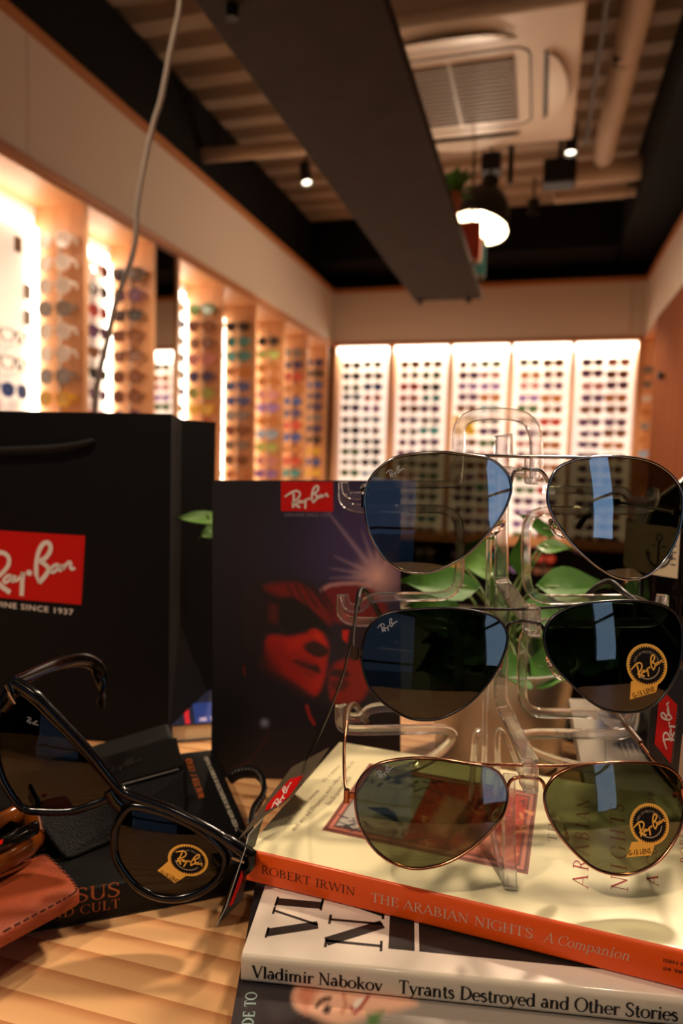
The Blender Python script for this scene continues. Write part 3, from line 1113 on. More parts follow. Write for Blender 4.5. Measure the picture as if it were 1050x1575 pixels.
# working spots over the counter; washers and cord spot added to brighten the room
for k, (x, y, z, tg, *_r) in enumerate(SPOTS):
    d = nrm(np.array(tg) - np.array([x, y, z]))
    t = thing('spotlight', ['black can spotlight aimed at the counter from over the left side', 'black can spotlight aimed at the counter from beside the shelf', 'black can spotlight over the right end of the counter', 'black can spotlight behind the viewer on the left', 'black can spotlight behind the viewer on the right',
        'added black can spotlight pointing down, behind the shelf near the second left-wall bay', 'added black can spotlight pointing down, near the pipes on the right', 'added black can spotlight pointing down, far left under the ceiling', 'added black can spotlight pointing down, in front of the black back beam', 'added black can spotlight near the left wall aimed at the hanging cord'][k], 'lamp', (x, y, z))
    q = np.array([x, y, z])
    MB().lathe(q, [(.036, -.06), (.036, .03), (.032, .03), (.032, -.05)], 24, d).build('can', m_spot, t, 40)
    MB().tube([q + [0, 0, 0], (x, y, ZC)], .008).build('stem', m_spot, t)

# pendant dome lamp
c = at_y(736, 352, 3.75)
t = thing('pendant_lamp', 'black dome pendant lamp glowing inside, beside the end of the shelf', 'lamp', c)
ax = nrm([.16, .30, 1.0])
sh = [(.150, -.0), (.149, .05), (.138, .12), (.105, .19), (.06, .235), (.045, .245), (.045, .30), (.0, .30)]
mb = MB().lathe(c, sh, 36, ax)
mb.build('shade', mat('lamp_black', (16, 14, 13), .3), t, 40)
MB().lathe(c, [(.147, .004), (.145, .05), (.134, .119), (.10, .187), (.0, .23)], 36, ax).build('shade_lining', mat('lamp_lining', (250, 240, 220), .6), t, 40)
bp_ = c + ax * .06
MB().lathe(bp_, [(0, -.035), (.02, -.03), (.034, -.012), (.034, .01), (.02, .034), (.014, .06), (0, .06)], 20, ax).build('bulb', emis('bulb_glow', (255, 226, 178), 14), t, 50)
q = c + ax * .30
pl = bpy.data.lights.new('pendant_bulb_light', 'POINT')
pl.energy = 10
pl.color = WARM
pl.shadow_soft_size = .04
plo = bpy.data.objects.new('pendant_bulb_light', pl)
COL.objects.link(plo)
plo.location = Vector([float(v_) for v_ in c - ax * .02])
MB().tube([q, q + [0, 0, .06], (q[0], q[1], ZC)], .006).build('cord', m_spot, t)
o = MB().box(q + [-.05, -.05, .03], q + [.05, .05, .12]).build('bracket', m_spot, t)

# hanging shelf with things on it
SX0, SX1, SZ, SY1 = -.616, -.292, 1.95, 3.385
m_shelf = mat('shelf_board', (50, 40, 33), .75, spec=.2, noise=(9, (70, 58, 48), 6))
t = thing('hanging_shelf', 'long dark plank shelf hanging overhead from the ceiling', 'shelf', ((SX0 + SX1) / 2, 1.9, SZ))
o = MB().box((SX0, .35, SZ), (SX1, SY1, SZ + .032)).build('plank', m_shelf, t)
bevel(o, .002)
for x, y in ((SX0 + .03, SY1 - .03), (SX1 - .06, SY1 - .03), (SX0 + .06, 1.16), (SX1 - .06, 1.05)):
    MB().tube([(x, y, SZ - .015), (x, y, ZC)], .0055, seg=10).build('hanger_rod', m_spot, t, 40)
    MB().lathe((x, y, SZ - .016), [(0, -.006), (.012, -.006), (.012, .016), (0, .016)], 6).build('nut', m_spot, t)
m_leaf = mat('leaf_green', (52, 100, 34), 5e-1, spec=.3, noise=(60, (88, 136, 52)), bump=(90, .15))
m_leaf2 = mat('leaf_pale', (120, 160, 80), .4, noise=(50, (84, 130, 56)))
m_stem = mat('stem_green', (112, 132, 70), .5)


def leaf(parent, base, tip, wid, nv, m, droop=.12, name='leaf'):
    """heart-shaped leaf with a folded midrib and a thin edge"""
    base, tip, nv = np.array(base), np.array(tip), nrm(nv)
    d = tip - base
    Ln = np.linalg.norm(d)
    d = d / Ln
    s = nrm(np.cross(d, nv))
    nv = np.cross(s, d)
    prof = [0, .55, .92, 1.0, .94, .8, .6, .36, .15, 0.0]
    mb = MB()
    top, bot = [], []
    for i, pw in enumerate(prof):
        u = i / (len(prof) - 1)
        row = []
        for k in (-1, -.6, 0, .6, 1):
            ww = pw * wid / 2 * k
            hgt = .14 * wid * abs(k) - droop * Ln * u * u + .03 * wid * math.sin(u * 9 + k * 2)
            back = -.10 * Ln * abs(k) if i < 3 else 0
            row.append(base + d * (u * Ln + back * (1 - u * 3 if u < .33 else 0)) + s * ww + nv * hgt)
        top.append(row)
    vs = [p for r in top for p in r]
    n = len(vs)
    vs += [p - nv * .0006 for p in vs]
    fs = []
    for i in range(len(prof) - 1):
        for k in range(4):
            a = i * 5 + k
            fs.append((a, a + 1, a + 6, a + 5))
            fs.append((n + a, n + a + 5, n + a + 6, n + a + 1))
    mb.add(vs, fs)
    return mb.build(name, m, parent, 80)


# plant in terracotta pot on the shelf
p = at_y(664, 178, 2.42)
px0 = SX1 - .045
t = thing('potted_plant', 'small green plant in a terracotta pot on the hanging shelf edge', 'plant', (px0, 2.42, SZ + .032))
MB().lathe((px0, 2.42, SZ + .032), [(0, 0), (.030, 0), (.042, .075), (.046, .075), (.046, .095), (.038, .095), (.036, .08), (0, .08)], 28).build('pot', mat('terracotta', (178, 100, 60), .7), t, 40)
random.seed(3)
for k in range(16):
    a = k * 2.4
    r = .02 + .05 * random.random()
    bz = SZ + .12 + .05 * random.random()
    bs = np.array([px0 + .01 * math.cos(a), 2.42 + .01 * math.sin(a), SZ + .11])
    tp = np.array([px0 + (.06 + r * .8) * math.cos(a), 2.42 + (.06 + r * .8) * math.sin(a), bz + .05 * random.random() - (.05 if k % 3 == 0 else 0)])
    leaf(t, bs + (tp - bs) * .3, tp, .055, (0, 0, 1), m_leaf)
# books standing on the shelf
bks = [(2.86, .15, .030, (190, 70, 40), 'red-orange book standing on the hanging shelf'), (2.90, .11, .022, (220, 206, 190), 'white book standing on the hanging shelf beside the red one'),
       (3.10, .14, .03, (40, 96, 90), 'teal book standing near the far end of the hanging shelf'), (3.14, .17, .03, (46, 34, 28), 'dark brown book at the far end of the hanging shelf')]
for y, hh, th, colr, lab in bks:
    t = thing('book', lab, 'book', (SX1 - .03, y, SZ + .032))
    z0 = SZ + .032
    MB().box((SX1 - .125, y - th / 2, z0), (SX1 + .028, y - th / 2 + .002, z0 + hh)).box((SX1 - .125, y + th / 2 - .002, z0), (SX1 + .028, y + th / 2, z0 + hh)).box((SX1 + .026, y - th / 2, z0), (SX1 + .030, y + th / 2, z0 + hh)).build('cover', mat('shelf_book_%d' % int(y * 100), colr, .5), t)
    MB().box((SX1 - .12, y - th / 2 + .002, z0 + .002), (SX1 + .026, y + th / 2 - .002, z0 + hh - .003)).build('pages', mat('paper', (226, 214, 190), .8), t)

# white cord hanging down
cp = [(277, -40), (276, 10), (262, 78), (248, 150), (236, 190), (220, 262), (211, 318), (208, 370), (200, 405), (190, 432), (178, 465), (166, 520), (150, 590), (146, 640)]
cv = [1.20 - .012 * k for k in range(len(cp))]
pts = catmull([at_v(x, y, v) for (x, y), v in zip(cp, cv)], 6)
pts = np.concatenate([[[pts[0][0], pts[0][1], ZC]], pts, [U(-.42, .98, -.10), U(-.41, .85, -.22), U(-.40, .70, -.2325)]])
o = rebase(MB().tube(pts, .0042, seg=10).build('white_cord', mat('cord_white', (222, 204, 184), .5), None, 60))
tag(o, 'thin white electric cord hanging from the ceiling down behind the black bag', 'cord')

# ================================================================== the counter and what stands on it
HT = -.235                                  # counter top below the eye
_g0, _g1 = at_z(100, 1455, HT), at_z(360, 1520, HT)
m_table = wood('counter_wood', (176, 112, 66), (232, 186, 132), math.atan2(*(_g1 - _g0)[1::-1]), 21, .4, 18, coat=.1, dist=2.2)
TOPV = .655
t = thing('counter', 'light wooden counter top under the books, bag and display stand', 'counter', U(0, .2, HT - .915))
o = MB().prism([U(-.95, -.35, HT), U(.62, -.35, HT), U(.62, TOPV, HT), U(-.95, TOPV, HT)], (0, 0, -.04)).build('counter_top', m_table, t)
MB().prism([U(-.9, -.25, -1.15), U(.58, -.25, -1.15), U(.58, TOPV - .06, -1.15), U(-.9, TOPV - .06, -1.15)], (0, 0, 1.15 + HT - .041)).build('cabinet', mat('counter_cabinet', (120, 78, 46), .6), t)

EPS = .00012


def plane_hit(px_, py_, o, n):
    d = ray(px_, py_)
    return EYE + d * (np.dot(np.array(o) - EYE, n) / np.dot(d, n))


def line_text(mb, polys, width, p0, p1, o, n, up, cap, off=EPS, mi=0, inner=1.0):
    """set a line of lettering on a plane with its baseline running between two sighted points"""
    n = nrm(n)
    if np.dot(n, EYE - np.array(o)) < 0:
        n = -n
    A, B = plane_hit(*p0, o, n), plane_hit(*p1, o, n)
    ex = (B - A) / width
    return put(polys, frame(A + n * off, ex, nrm(up) * cap), mb, mi)


m_paper = mat('page_block', (226, 210, 178), .8, bump=(900, .2))


def book(name, label, O, a, L, b, W, th, m_cover, board=.0007, pages_inset=.0015, rnd=.002):
    """O: top corner at the spine's left end; a along the spine, b away from it"""
    a, b = nrm(a), nrm(b)
    z = ZH
    bt = O - z * th
    t = thing(name, label, 'book', O + a * L / 2 + b * W / 2 - z * th)
    mb = MB()
    # wrap-round cover: section swept along the spine
    r = rnd
    sec = [(W, 0)] + [(r - r * math.sin(q), -r + r * math.cos(q)) for q in np.linspace(0, PI / 2, 5)] + [(r - r * math.cos(q), -th + r - r * math.sin(q)) for q in np.linspace(0, PI / 2, 5)] + [(W, -th)]
    inn = [(W, -board)] + [(max(x, r * .6 + board) + .0, np.clip(h, -th + board, -board)) for x, h in sec[1:-1]] + [(W, -th + board)]
    k = len(sec)
    vs = []
    for s in (0, L):
        vs += [O + a * s + b * x + z * h for x, h in sec] + [O + a * s + b * x + z * h for x, h in inn]
    fs = []
    for i in range(k - 1):
        fs.append((i, i + 1, 2 * k + i + 1, 2 * k + i))
        fs.append((k + i, 3 * k + i, 3 * k + i + 1, k + i + 1))
        fs.append((i, k + i, k + i + 1, i + 1))
        fs.append((2 * k + i, 2 * k + i + 1, 3 * k + i + 1, 3 * k + i))
    fs += [(0, 2 * k, 3 * k, k), (k - 1, 2 * k - 1, 4 * k - 1, 3 * k - 1)]
    mats = m_cover if isinstance(m_cover, list) else [m_cover]
    mb.add(vs, fs)
    if len(mats) > 1:       # spine colour on the rounded edge and back, first colour on top
        for i in range(len(fs)):
            pass
        idx = 0
        for i in range(k - 1):
            onspine = 2 <= i <= k - 3
            for q in range(4):
                mb.m[idx] = 1 if onspine else (2 if i >= k - 2 and len(mats) > 2 else 0)
                idx += 1
    mb.build('cover', mats, t, 35)
    q = pages_inset
    MB().prism([O + a * q + b * (r * .6 + board + .0003) - z * (board + .0001), O + a * (L - q) + b * (r * .6 + board + .0003) - z * (board + .0001), O + a * (L - q) + b * (W - q) - z * (board + .0001), O + a * q + b * (W - q) - z * (board + .0001)], -z * (th - 2 * board - .0002)).build('pages', m_paper, t)
    return t


# ---- orange-spined book, top of the right stack
H1, H2, H3 = -.1936, -.2106, -.2234
O1 = at_z(378, 1306, H1)
a1 = at_z(1050, 1463, H1) - O1
a1 = nrm(a1)
b1 = np.cross(ZH, a1)
m_cream = mat('cover_cream', (240, 230, 186), .3, coat=.3)
m_orange = mat('spine_orange', (230, 84, 10), .4, coat=.12)
bk = book('book', 'cream paperback with orange spine on top of the stack, under the glasses stand', O1, a1, .212, b1, .142, H1 - H2 - .0002, [m_cream, m_orange, mat('cover_back_grey', (190, 184, 170), .4)])
sp = O1 - b1 * .0001
m_ink = mat('ink_black', (30, 24, 20), .5)
m_inkd = mat('ink_dark_brown', (74, 26, 12), .5)
m_inkg = mat('ink_grey', (206, 178, 158), .5)
m_inkr = mat('ink_red', (168, 34, 24), .5)
mb = MB()
p, wd = serif('ROBERT IRWIN', .10, .045, .03)
line_text(mb, p, wd, (401.5, 1343), (547, 1378), sp, -b1, ZH, .0040)
mb.build('spine_author', m_inkd, bk)
mb = MB()
p, wd = serif('THE ARABIAN NIGHTS', .10, .045, .03)
line_text(mb, p, wd, (570, 1386), (820, 1443.5), sp, -b1, ZH, .0043)
p, wd = serif('A Companion', .09, .04, .04, .22)
line_text(mb, p, wd, (836, 1447.5), (968, 1477.5), sp, -b1, ZH, .0044)
mb.build('spine_title', m_inkg, bk)
mb = MB()
p, wd = sans('ISBN 0', .01)
line_text(mb, p, wd, (1019, 1479), (1051, 1486), sp, -b1, ZH, .0016)
p, wd = sans('09 980', .01)
line_text(mb, p, wd, (1019, 1492), (1055, 1499), sp, -b1, ZH, .0016)
mb.build('spine_number', m_inkd, bk)


def cover_text(mb, text, p0, p1, o, a, cap, **k):
    p, wd = serif(text, **k)
    return line_text(mb, p, wd, p0, p1, o, ZH, -a, cap)


mb = MB()
cover_text(mb, 'THE', (855, 1296), (857, 1252), O1, a1, .0042, T=.07, t=.04, track=.25)
mb.build('title_word', m_inkd, bk)
mb = MB()
cover_text(mb, 'ARABIAN', (903.5, 1367), (906, 1226), O1, a1, .0068, T=.10, t=.04, track=.28)
cover_text(mb, 'NIGHTS', (965, 1373), (958, 1232), O1, a1, .0070, T=.10, t=.04, track=.35)
cover_text(mb, 'A Companion', (1012, 1363), (1005, 1215), O1, a1, .0050, T=.12, t=.05, track=.25)
cover_text(mb, 'ROBERT IRWIN', (1060, 1330), (1052, 1205), O1, a1, .0040, T=.09, t=.045, track=.25)
mb.build('title_lettering', m_inkr, bk)
mb = MB()
kw = dict(T=.09, t=.05, slant=.2, track=.03)
cover_text(mb, 'Great book this season', (437, 1271), (492, 1216), O1, a1, .0030, **kw)
cover_text(mb, 'and around Hispanics', (452, 1279), (503, 1224), O1, a1, .0030, **kw)
cover_text(mb, 'with summer', (496, 1206), (524, 1178), O1, a1, .0026, **kw)
cover_text(mb, 'and other passages', (503, 1222), (545, 1172), O1, a1, .0026, **kw)
cover_text(mb, 'Independent', (506, 1240), (541, 1196), O1, a1, .0030, **kw)
mb.build('cover_quotes', mat('ink_sepia', (120, 92, 60), .5), bk)


def st(px_, py_, O, a, b, h):
    q = at_z(px_, py_, h) - O
    return float(q @ a), float(q @ b)


s0, t0 = st(495, 1277, O1, a1, b1, H1)
s1, _ = st(812, 1343, O1, a1, b1, H1)
_, t1 = st(837, 1222, O1, a1, b1, H1)
ink = Ink(0, 100, 0, 60, 170, 110, (150, 92, 78))
ink.poly([(1.2, 1.2), (98.8, 1.2), (98.8, 58.8), (1.2, 58.8)], (52, 22, 18), .2)
ink.poly([(1.9, 1.9), (98.1, 1.9), (98.1, 58.1), (1.9, 58.1)], (198, 120, 100), .2)
ink.poly([(4, 4), (96, 4), (96, 56), (4, 56)], (60, 34, 34), .4)
ink.poly([(5, 5), (40, 5), (40, 55), (5, 55)], (176, 168, 158), .5)
ink.poly([(40, 5), (95, 5), (95, 55), (40, 55)], (182, 62, 44), .6)
rn = random.Random(5)
for k in range(46):
    x, y = rn.uniform(6, 40), rn.choice([rn.uniform(5, 16), rn.uniform(42, 55)])
    q = [(x + rn.uniform(-3, 3), y + rn.uniform(-2.4, 2.4)) for _ in range(4)]
    ink.line(q, rn.uniform(.5, 1.4), rn.choice([(44, 40, 48), (70, 60, 66), (210, 196, 180)]), .4)
ink.poly([(14, 22), (26, 18), (36, 14), (30, 22), (24, 25)], (60, 60, 66), .4)
for k in range(120):
    x, y = rn.uniform(42, 95), rn.uniform(6, 55)
    q = [(x, y), (x + rn.uniform(-4, 4), y + rn.uniform(-3, 3)), (x + rn.uniform(-6, 6), y + rn.uniform(-4, 4))]
    ink.line(q, rn.uniform(.5, 1.5), rn.choice([(110, 24, 26), (206, 96, 64), (226, 150, 100), (70, 20, 24), (150, 40, 34)]), .5)
ink.poly([(48, 14), (60, 12), (68, 20), (64, 40), (52, 44)], (196, 140, 110), 2, .8)
ink.poly([(66, 6), (92, 6), (94, 20), (78, 24)], (190, 120, 86), 2, .7)
ink.build('cover_picture', lambda x, y: O1 + ZH * EPS + a1 * (s0 + (s1 - s0) * x / 100) + b1 * (t0 + (t1 - t0) * y / 60), printed('printed_matt', .35, .25), bk, 'dark red and grey ornamental panel')

# ---- white book with the large black capitals, second in the stack
O2 = at_z(371, 1469, H2)
a2 = nrm(at_z(690, 1501, H2) - O2)
b2 = np.cross(ZH, a2)
m_white2 = mat('cover_white', (226, 212, 196), .32, coat=.3)
bk2 = book('book', 'white paperback with large black capitals, second from the top of the stack', O2, a2, .225, b2, .142, H2 - H3 - .0002, [m_white2, mat('spine_greywhite', (206, 194, 172), .35, coat=.3), m_white2], rnd=.0026)
sp2 = O2 - b2 * .0001
mb = MB()
p, wd = serif('Vladimir Nabokov', .165, .07)
line_text(mb, p, wd, (387, 1502.5), (588, 1524.5), sp2, -b2, ZH, .0052)
p, wd = serif('Tyrants Destroyed and Other Stories', .165, .07)
line_text(mb, p, wd, (612, 1527), (1042, 1570), sp2, -b2, ZH, .0056)
mb.build('spine_lettering', m_ink, bk2)
mb = MB()


def big(text, s_base, t_a, cap, xs):
    p, wd = serif(text, .20, .055, .02, sf=.05)
    put(p, frame(O2 + ZH * EPS + a2 * s_base + b2 * t_a, b2 * xs, -a2 * cap), mb)


sv = st(490, 1415, O2, a2, b2, H2)
sv0 = st(410, 1437, O2, a2, b2, H2)
sn1 = st(586, 1456, O2, a2, b2, H2)
sn0 = st(499, 1447, O2, a2, b2, H2)
capv = sv[0] - sv0[0]
big('VLADIMIR', sv[0], sv0[1] - .0010, capv, .0255)
big('NABOKOV', sn1[0], sn0[1] - .004, (sn1[0] - sn0[0]) * .97, .0270)
mb.build('cover_capitals', m_ink, bk2)
qs0 = st(597, 1459, O2, a2, b2, H2)
qs1 = st(641, 1464, O2, a2, b2, H2)
mb = MB()
P2 = lambda s, t_: O2 + ZH * EPS + a2 * s + b2 * t_
mb.add([P2(qs0[0], qs0[1]), P2(qs1[0] - .001, qs0[1]), P2(qs1[0] - .001, .14), P2(qs0[0], .14)], [(0, 1, 2, 3)])
mb.add([P2(qs1[0] + .001, qs0[1]), P2(.152, qs0[1]), P2(.152, .14), P2(qs1[0] + .001, .14)], [(0, 1, 2, 3)])
mb.add([P2(.1535, qs0[1] + .002), P2(.19, qs0[1] + .002), P2(.19, .14), P2(.1535, .14)], [(0, 1, 2, 3)], 1)
mb.build('cover_blocks', [m_ink, mat('ink_teal', (60, 84, 84), .5)], bk2)

# ---- lowest book with a smiling face on its dark cover
A_ = at_z(366, 1512, H3)
B_ = at_z(355, 1575, H3)
b3 = nrm(A_ - B_)
a3 = -np.cross(ZH, b3)
O3 = B_ - b3 * .05
bk3 = book('book', 'dark paperback with a smiling face on its cover, lowest in the right stack', O3, a3, .22, b3, .145, H3 - HT - .0002, [mat('cover_charcoal', (46, 40, 42), .35, coat=.3)] * 2)
O3t = O3 + ZH * EPS
ink = Ink(0, 700, 0, 260, 260, 100, (50, 44, 46))


def s3(px_, py_):
    s, t_ = st(px_, py_, O3, a3, b3, H3)
    return (s / .22 * 700, t_ / .145 * 260)


W3 = lambda L: [s3(x, y) for x, y in L]
ink.poly(W3([(560, 1525), (700, 1538), (1000, 1575), (1040, 1640), (500, 1640), (520, 1570)]), (150, 140, 130), 4)
ink.poly(W3([(450, 1530), (470, 1508), (560, 1515), (640, 1540), (622, 1552), (580, 1560), (545, 1572), (512, 1576), (478, 1562), (455, 1550)]), (236, 182, 152), 4, smooth=True)
ink.poly(W3([(452, 1532), (468, 1512), (490, 1520), (480, 1545), (470, 1556)]), (206, 128, 96), 6)
ink.line(W3([(487, 1548), (492, 1541), (500, 1537), (507, 1536)]), 4.5, (70, 36, 24), 2)
ink.poly(W3([(495, 1553), (503, 1546), (510, 1550), (506, 1560), (499, 1560)]), (48, 26, 22), 2)
ink.poly(W3([(542, 1548), (548, 1538), (562, 1534), (556, 1546), (546, 1556)]), (244, 232, 214), 2)
ink.line(W3([(540, 1550), (545, 1558), (554, 1550), (566, 1533)]), 4, (170, 60, 50), 2)
ink.line(W3([(528, 1530), (532, 1548), (526, 1556)]), 4, (196, 116, 84), 3)
ink.poly(W3([(565, 1560), (590, 1555), (580, 1580), (565, 1582)]), (80, 120, 60), 4)
ink.build('cover_picture', lambda x, y: O3t + a3 * (x / 700 * .22) + b3 * (y / 260 * .145), printed('printed_matt'), bk3, 'smiling face on dark ground')
mb = MB()
p, wd = serif('GUIDE TO', .17, .10, .05)
line_text(mb, p, wd, (385, 1612), (395, 1526), O3t, ZH, -a3, .0044, off=EPS)
mb.build('cover_lettering', mat('ink_pale_teal', (150, 176, 172), .5), bk3)

# ---- black book on the left with orange lettering
H4 = HT + .0185
e0, e1 = at_z(99, 1428, HT), at_z(343, 1380, HT)
a4 = nrm(e1 - e0)
b4 = np.cross(ZH, a4)
# right end of the spine from the sighted right edge of the cover
r0, r1 = at_z(328, 1153, H4), at_z(379, 1273, H4)
d_ = r0 - e0
back4 = float(d_ @ b4)
right4 = float((r1 - e0) @ a4)
L4 = .215
O4 = e0 + a4 * (right4 - L4) + ZH * (H4 - HT)
m_bblack = mat('cover_black', (8, 7, 7), .5, spec=.25, noise=(40, (12, 10, 10)))
bk4 = book('book', 'black paperback with orange lettering under the black case, left of the stack', O4, a4, L4, b4, min(max(back4, .12), .16), H4 - HT - .0002, [m_bblack])
m_inko = mat('ink_orange', (238, 124, 40), .45)
m_inkw = mat('ink_white', (214, 204, 186), .5)
sp4 = O4 - b4 * .0001
mb = MB()
p, wd = serif('DIONYSUS', .14, .05)
line_text(mb, p, wd, (-17, 1410), (185, 1377), sp4, -b4, ZH, .0072)
p, wd = serif('MYTH AND CULT', .13, .05, .06)
line_text(mb, p, wd, (-22, 1432), (186, 1395), sp4, -b4, ZH, .0046)
mb.build('spine_lettering', mat('ink_orange_dull', (150, 78, 30), .45), bk4)
mb = MB()
p, wd = serif('WALTER F. OTTO', .16, .07, .02)
line_text(mb, p, wd, (315, 1227), (294, 1167), O4, ZH, -a4, .0040)
mb.build('cover_author', m_inko, bk4)
mb = MB()
p, wd = serif('TRANSLATED WITH AN INTRODUCTION BY ROBERT B. PALMER', .17, .09, .02)
line_text(mb, p, wd, (376, 1292), (319, 1164), O4, ZH, -a4, .0026)
mb.build('cover_credit', m_inkw, bk4)

# ---- black pebbled-leather case lying on the black book
m_case = mat('case_leather', (12, 11, 10), .5, bump=(1500, .5, 'v'), spec=.25)
A, B, C_, D_ = at_z(100, 1330, H4), at_z(292, 1252, H4), at_z(262, 1120, H4 + .012), at_z(70, 1180, H4 + .012)
A, B, C_, D_ = [np.array([q[0], q[1], 1.15 + H4 + .0006]) for q in (A, B, C_, D_)]
vA = float((A - EYE) @ VH) + .012
r1_ = at_v(36, 1248, vA)
r2_ = at_v(286, 1180, float((B - EYE) @ VH) + .012)
t = thing('sunglasses_case', 'black pebbled leather case lying on the black book behind dark sunglasses', 'case', (A + B + C_ + D_) / 4)
hb = (r1_[2] + r2_[2]) / 2 - A[2]
back_top = [C_ + ZH * hb * .85 - VH * .006, D_ + ZH * hb * .85 - VH * .006]
mb = MB().hexa([A, B, C_, D_], [r1_, r2_, back_top[0], back_top[1]])
o = mb.build('case_body', m_case, t)
bevel(o, .004, 4)
sm = np.linspace(0, 1, 20)[1:-1]
MB().sweep([r1_ + (r2_ - r1_) * k + ZH * .0002 - VH * .0006 for k in sm], rect(.0016, .0012, .0004), (0, 0, 1)).build('seam_highlight', mat('case_seam_lit', (64, 58, 54), .35), t, 40)  # lighter strip: light along the ridge seam put into the colour
fl0, fl1 = r1_ + (back_top[1] - r1_) * .52 + ZH * .0015, r2_ + (back_top[0] - r2_) * .52 + ZH * .0015
MB().prism([r1_ + ZH * .0008 + (r2_ - r1_) * .02, r2_ + ZH * .0008 - (r2_ - r1_) * .02, fl1, fl0], (0, 0, .0012)).build('flap', m_case, t)
mb = MB()
cm = r1_ * .42 + r2_ * .58 + (back_top[0] - r2_) * .24 + ZH * .0031
put(LOGO, frame(cm - nrm(r2_ - r1_) * .014, nrm(r2_ - r1_) * .028, nrm(back_top[0] - r2_) * .028), mb)
mb.build('embossed_mark', mat('emboss_grey', (52, 47, 45), .3), t)

# ---- shopping bag
HB = HT + .0004
vb = float((at_z(258, 1150, HT) - EYE) @ VH)
Bf = at_z(258, 1150, HB)
yaw = .15
ab = nrm(-UH * math.cos(yaw) + VH * math.sin(yaw))      # leftwards along the front
sb = nrm(UH * math.sin(yaw) + VH * math.cos(yaw))       # backwards along the side
topb = at_v(275, 637, float((Bf - EYE) @ VH))
hb = topb[2] - Bf[2]
WB, DB = .25, .105
m_bag = mat('bag_card', (8, 8, 12), .6, spec=.2)
m_bagi = mat('bag_side', (7, 6, 6), .7, spec=.15)
t = thing('shopping_bag', 'tall black paper shopping bag with red logo at the left', 'bag', Bf + ab * WB / 2 + sb * DB / 2)
th = .0009
mb = MB().prism([Bf, Bf + ab * WB, Bf + ab * WB + sb * th, Bf + sb * th], ZH * hb)
mb.prism([Bf + sb * DB, Bf + sb * DB + ab * WB, Bf + ab * WB + sb * (DB - th), Bf + sb * (DB - th)], ZH * hb)
mb.prism([Bf, Bf + ab * WB, Bf + ab * WB + sb * DB, Bf + sb * DB], ZH * .001)
mb.build('bag_body', m_bag, t)
for s, nm in ((0, 'gusset'), (WB - th, 'gusset')):
    mb = MB()
    inw = .012 if s == 0 else -.012
    base = Bf + ab * s
    fold = base + sb * DB / 2 + ab * inw
    lo = .09
    e = [base, base + ZH * lo, base + ZH * hb]
    f = [base + sb * DB, base + sb * DB + ZH * lo, base + sb * DB + ZH * hb]
    c0 = base + sb * DB / 2
    m1, m2 = fold + ZH * lo, fold + ZH * (hb - .001)
    tri = [(e[0], f[0], m1), (e[0], m1, e[2]), (m1, m2, e[2]), (f[0], f[2], m1), (m1, f[2], m2)]
    for q in tri:
        mb.prism(list(q), ab * .0007)
    mb.build(nm, m_bagi, t)
nb = -nrm(np.cross(ab, ZH))
if nb @ (EYE - Bf) < 0:
    nb = -nb
HIT = lambda x, y: plane_hit(x, y, Bf, nb) + nb * .0002
m_red = mat('logo_red', (196, 14, 8), .5, spec=.3)
m_logo = mat('logo_white', (228, 220, 212), .5)
lb = MB().prism([HIT(131, 824), HIT(125, 930), HIT(-50, 915), HIT(-48, 813)], -nb * .00015).build('logo_patch', m_red, t, label='red rectangle')
c0, cx_ = HIT(-38, 868), HIT(117, 878)
ex = cx_ - c0
eyv = ZH * np.linalg.norm(ex) * .98
mb = put(LOGO, frame(c0 - nb * -.0003, ex, eyv))
mb.build('logo_lettering', m_logo, lb)
mb = MB()
p, wd = sans('GENUINE SINCE 1937', .012, 1.12)
line_text(mb, p, wd, (-40, 929), (113, 946), Bf + nb * .0002, nb, ZH, .0048)
mb.build('tagline', m_logo, t)
hp = [(-140, 640, 0), (-138, 672, .004), (-90, 688, .005), (-20, 692, .006), (60, 690, .006), (110, 686, .005), (138, 680, .003), (143, 678, -.003)]
mb = MB().tube(catmull([HIT(x, y) + nb * q for x, y, q in hp], 6), .0024, seg=10)
mb.build('cord_handle', mat('cord_black', (16, 14, 13), .8, bump=(900, .4)), t, 50)

# ---- countertop card with the red picture of two faces
PV = .49
n_p = -VH
PT = lambda x, y, off=0.0: at_v(x, y, PV) + n_p * off
tl, tr = PT(327, 739), PT(614, 743)
zb = 1.15 + HT + .0005
bl = np.array([*(PT(325, 1172)[:2]), zb])
w_card = tr - tl
t = thing('counter_card', 'tall black counter card printed with two red-lit faces and red logo', 'sign', (bl + bl + w_card) / 2)
br = np.array([*(bl + w_card)[:2], zb])
MB().prism([bl, br, tr, tl], VH * .003).build('card_board', mat('card_black', (11, 10, 13), .5, spec=.25), t)
MB().prism([(bl + br) / 2 + VH * .0035 - UH * .03, (bl + br) / 2 + VH * .0035 + UH * .03, (tl + tr) / 2 - ZH * .06 + VH * .0035 + UH * .02, (tl + tr) / 2 - ZH * .06 + VH * .0035 - UH * .02], VH * .002).build('easel_back', mat('card_grey', (90, 84, 78), .7), t)
# picture in the coordinates of the sighted card (zoomed units)
ink = Ink(82, 975, 58, 1545, 190, 310, (11, 10, 13))
ink.glow((860, 480), 820, (54, 44, 92), .75, 1.5)
ink.glow((900, 330), 480, (84, 64, 116), .6, 1.3)
ink.poly([(560, 560), (980, 560), (980, 1545), (560, 1545)], (24, 16, 28), 60, .6)
for a in np.radians([232, 205, 268, 300, 178, 250, 150, 190]):
    L = {232: 460}.get(int(round(math.degrees(a))), 230)
    q = (870 + L * math.cos(a), 515 + L * math.sin(a))
    ink.poly([(870 - 16 * math.sin(a), 515 + 16 * math.cos(a)), q, (870 + 16 * math.sin(a), 515 - 16 * math.cos(a))], (170, 140, 160), 8, .5)
ink.glow((868, 515), 150, (220, 170, 160), .9, 1.4)
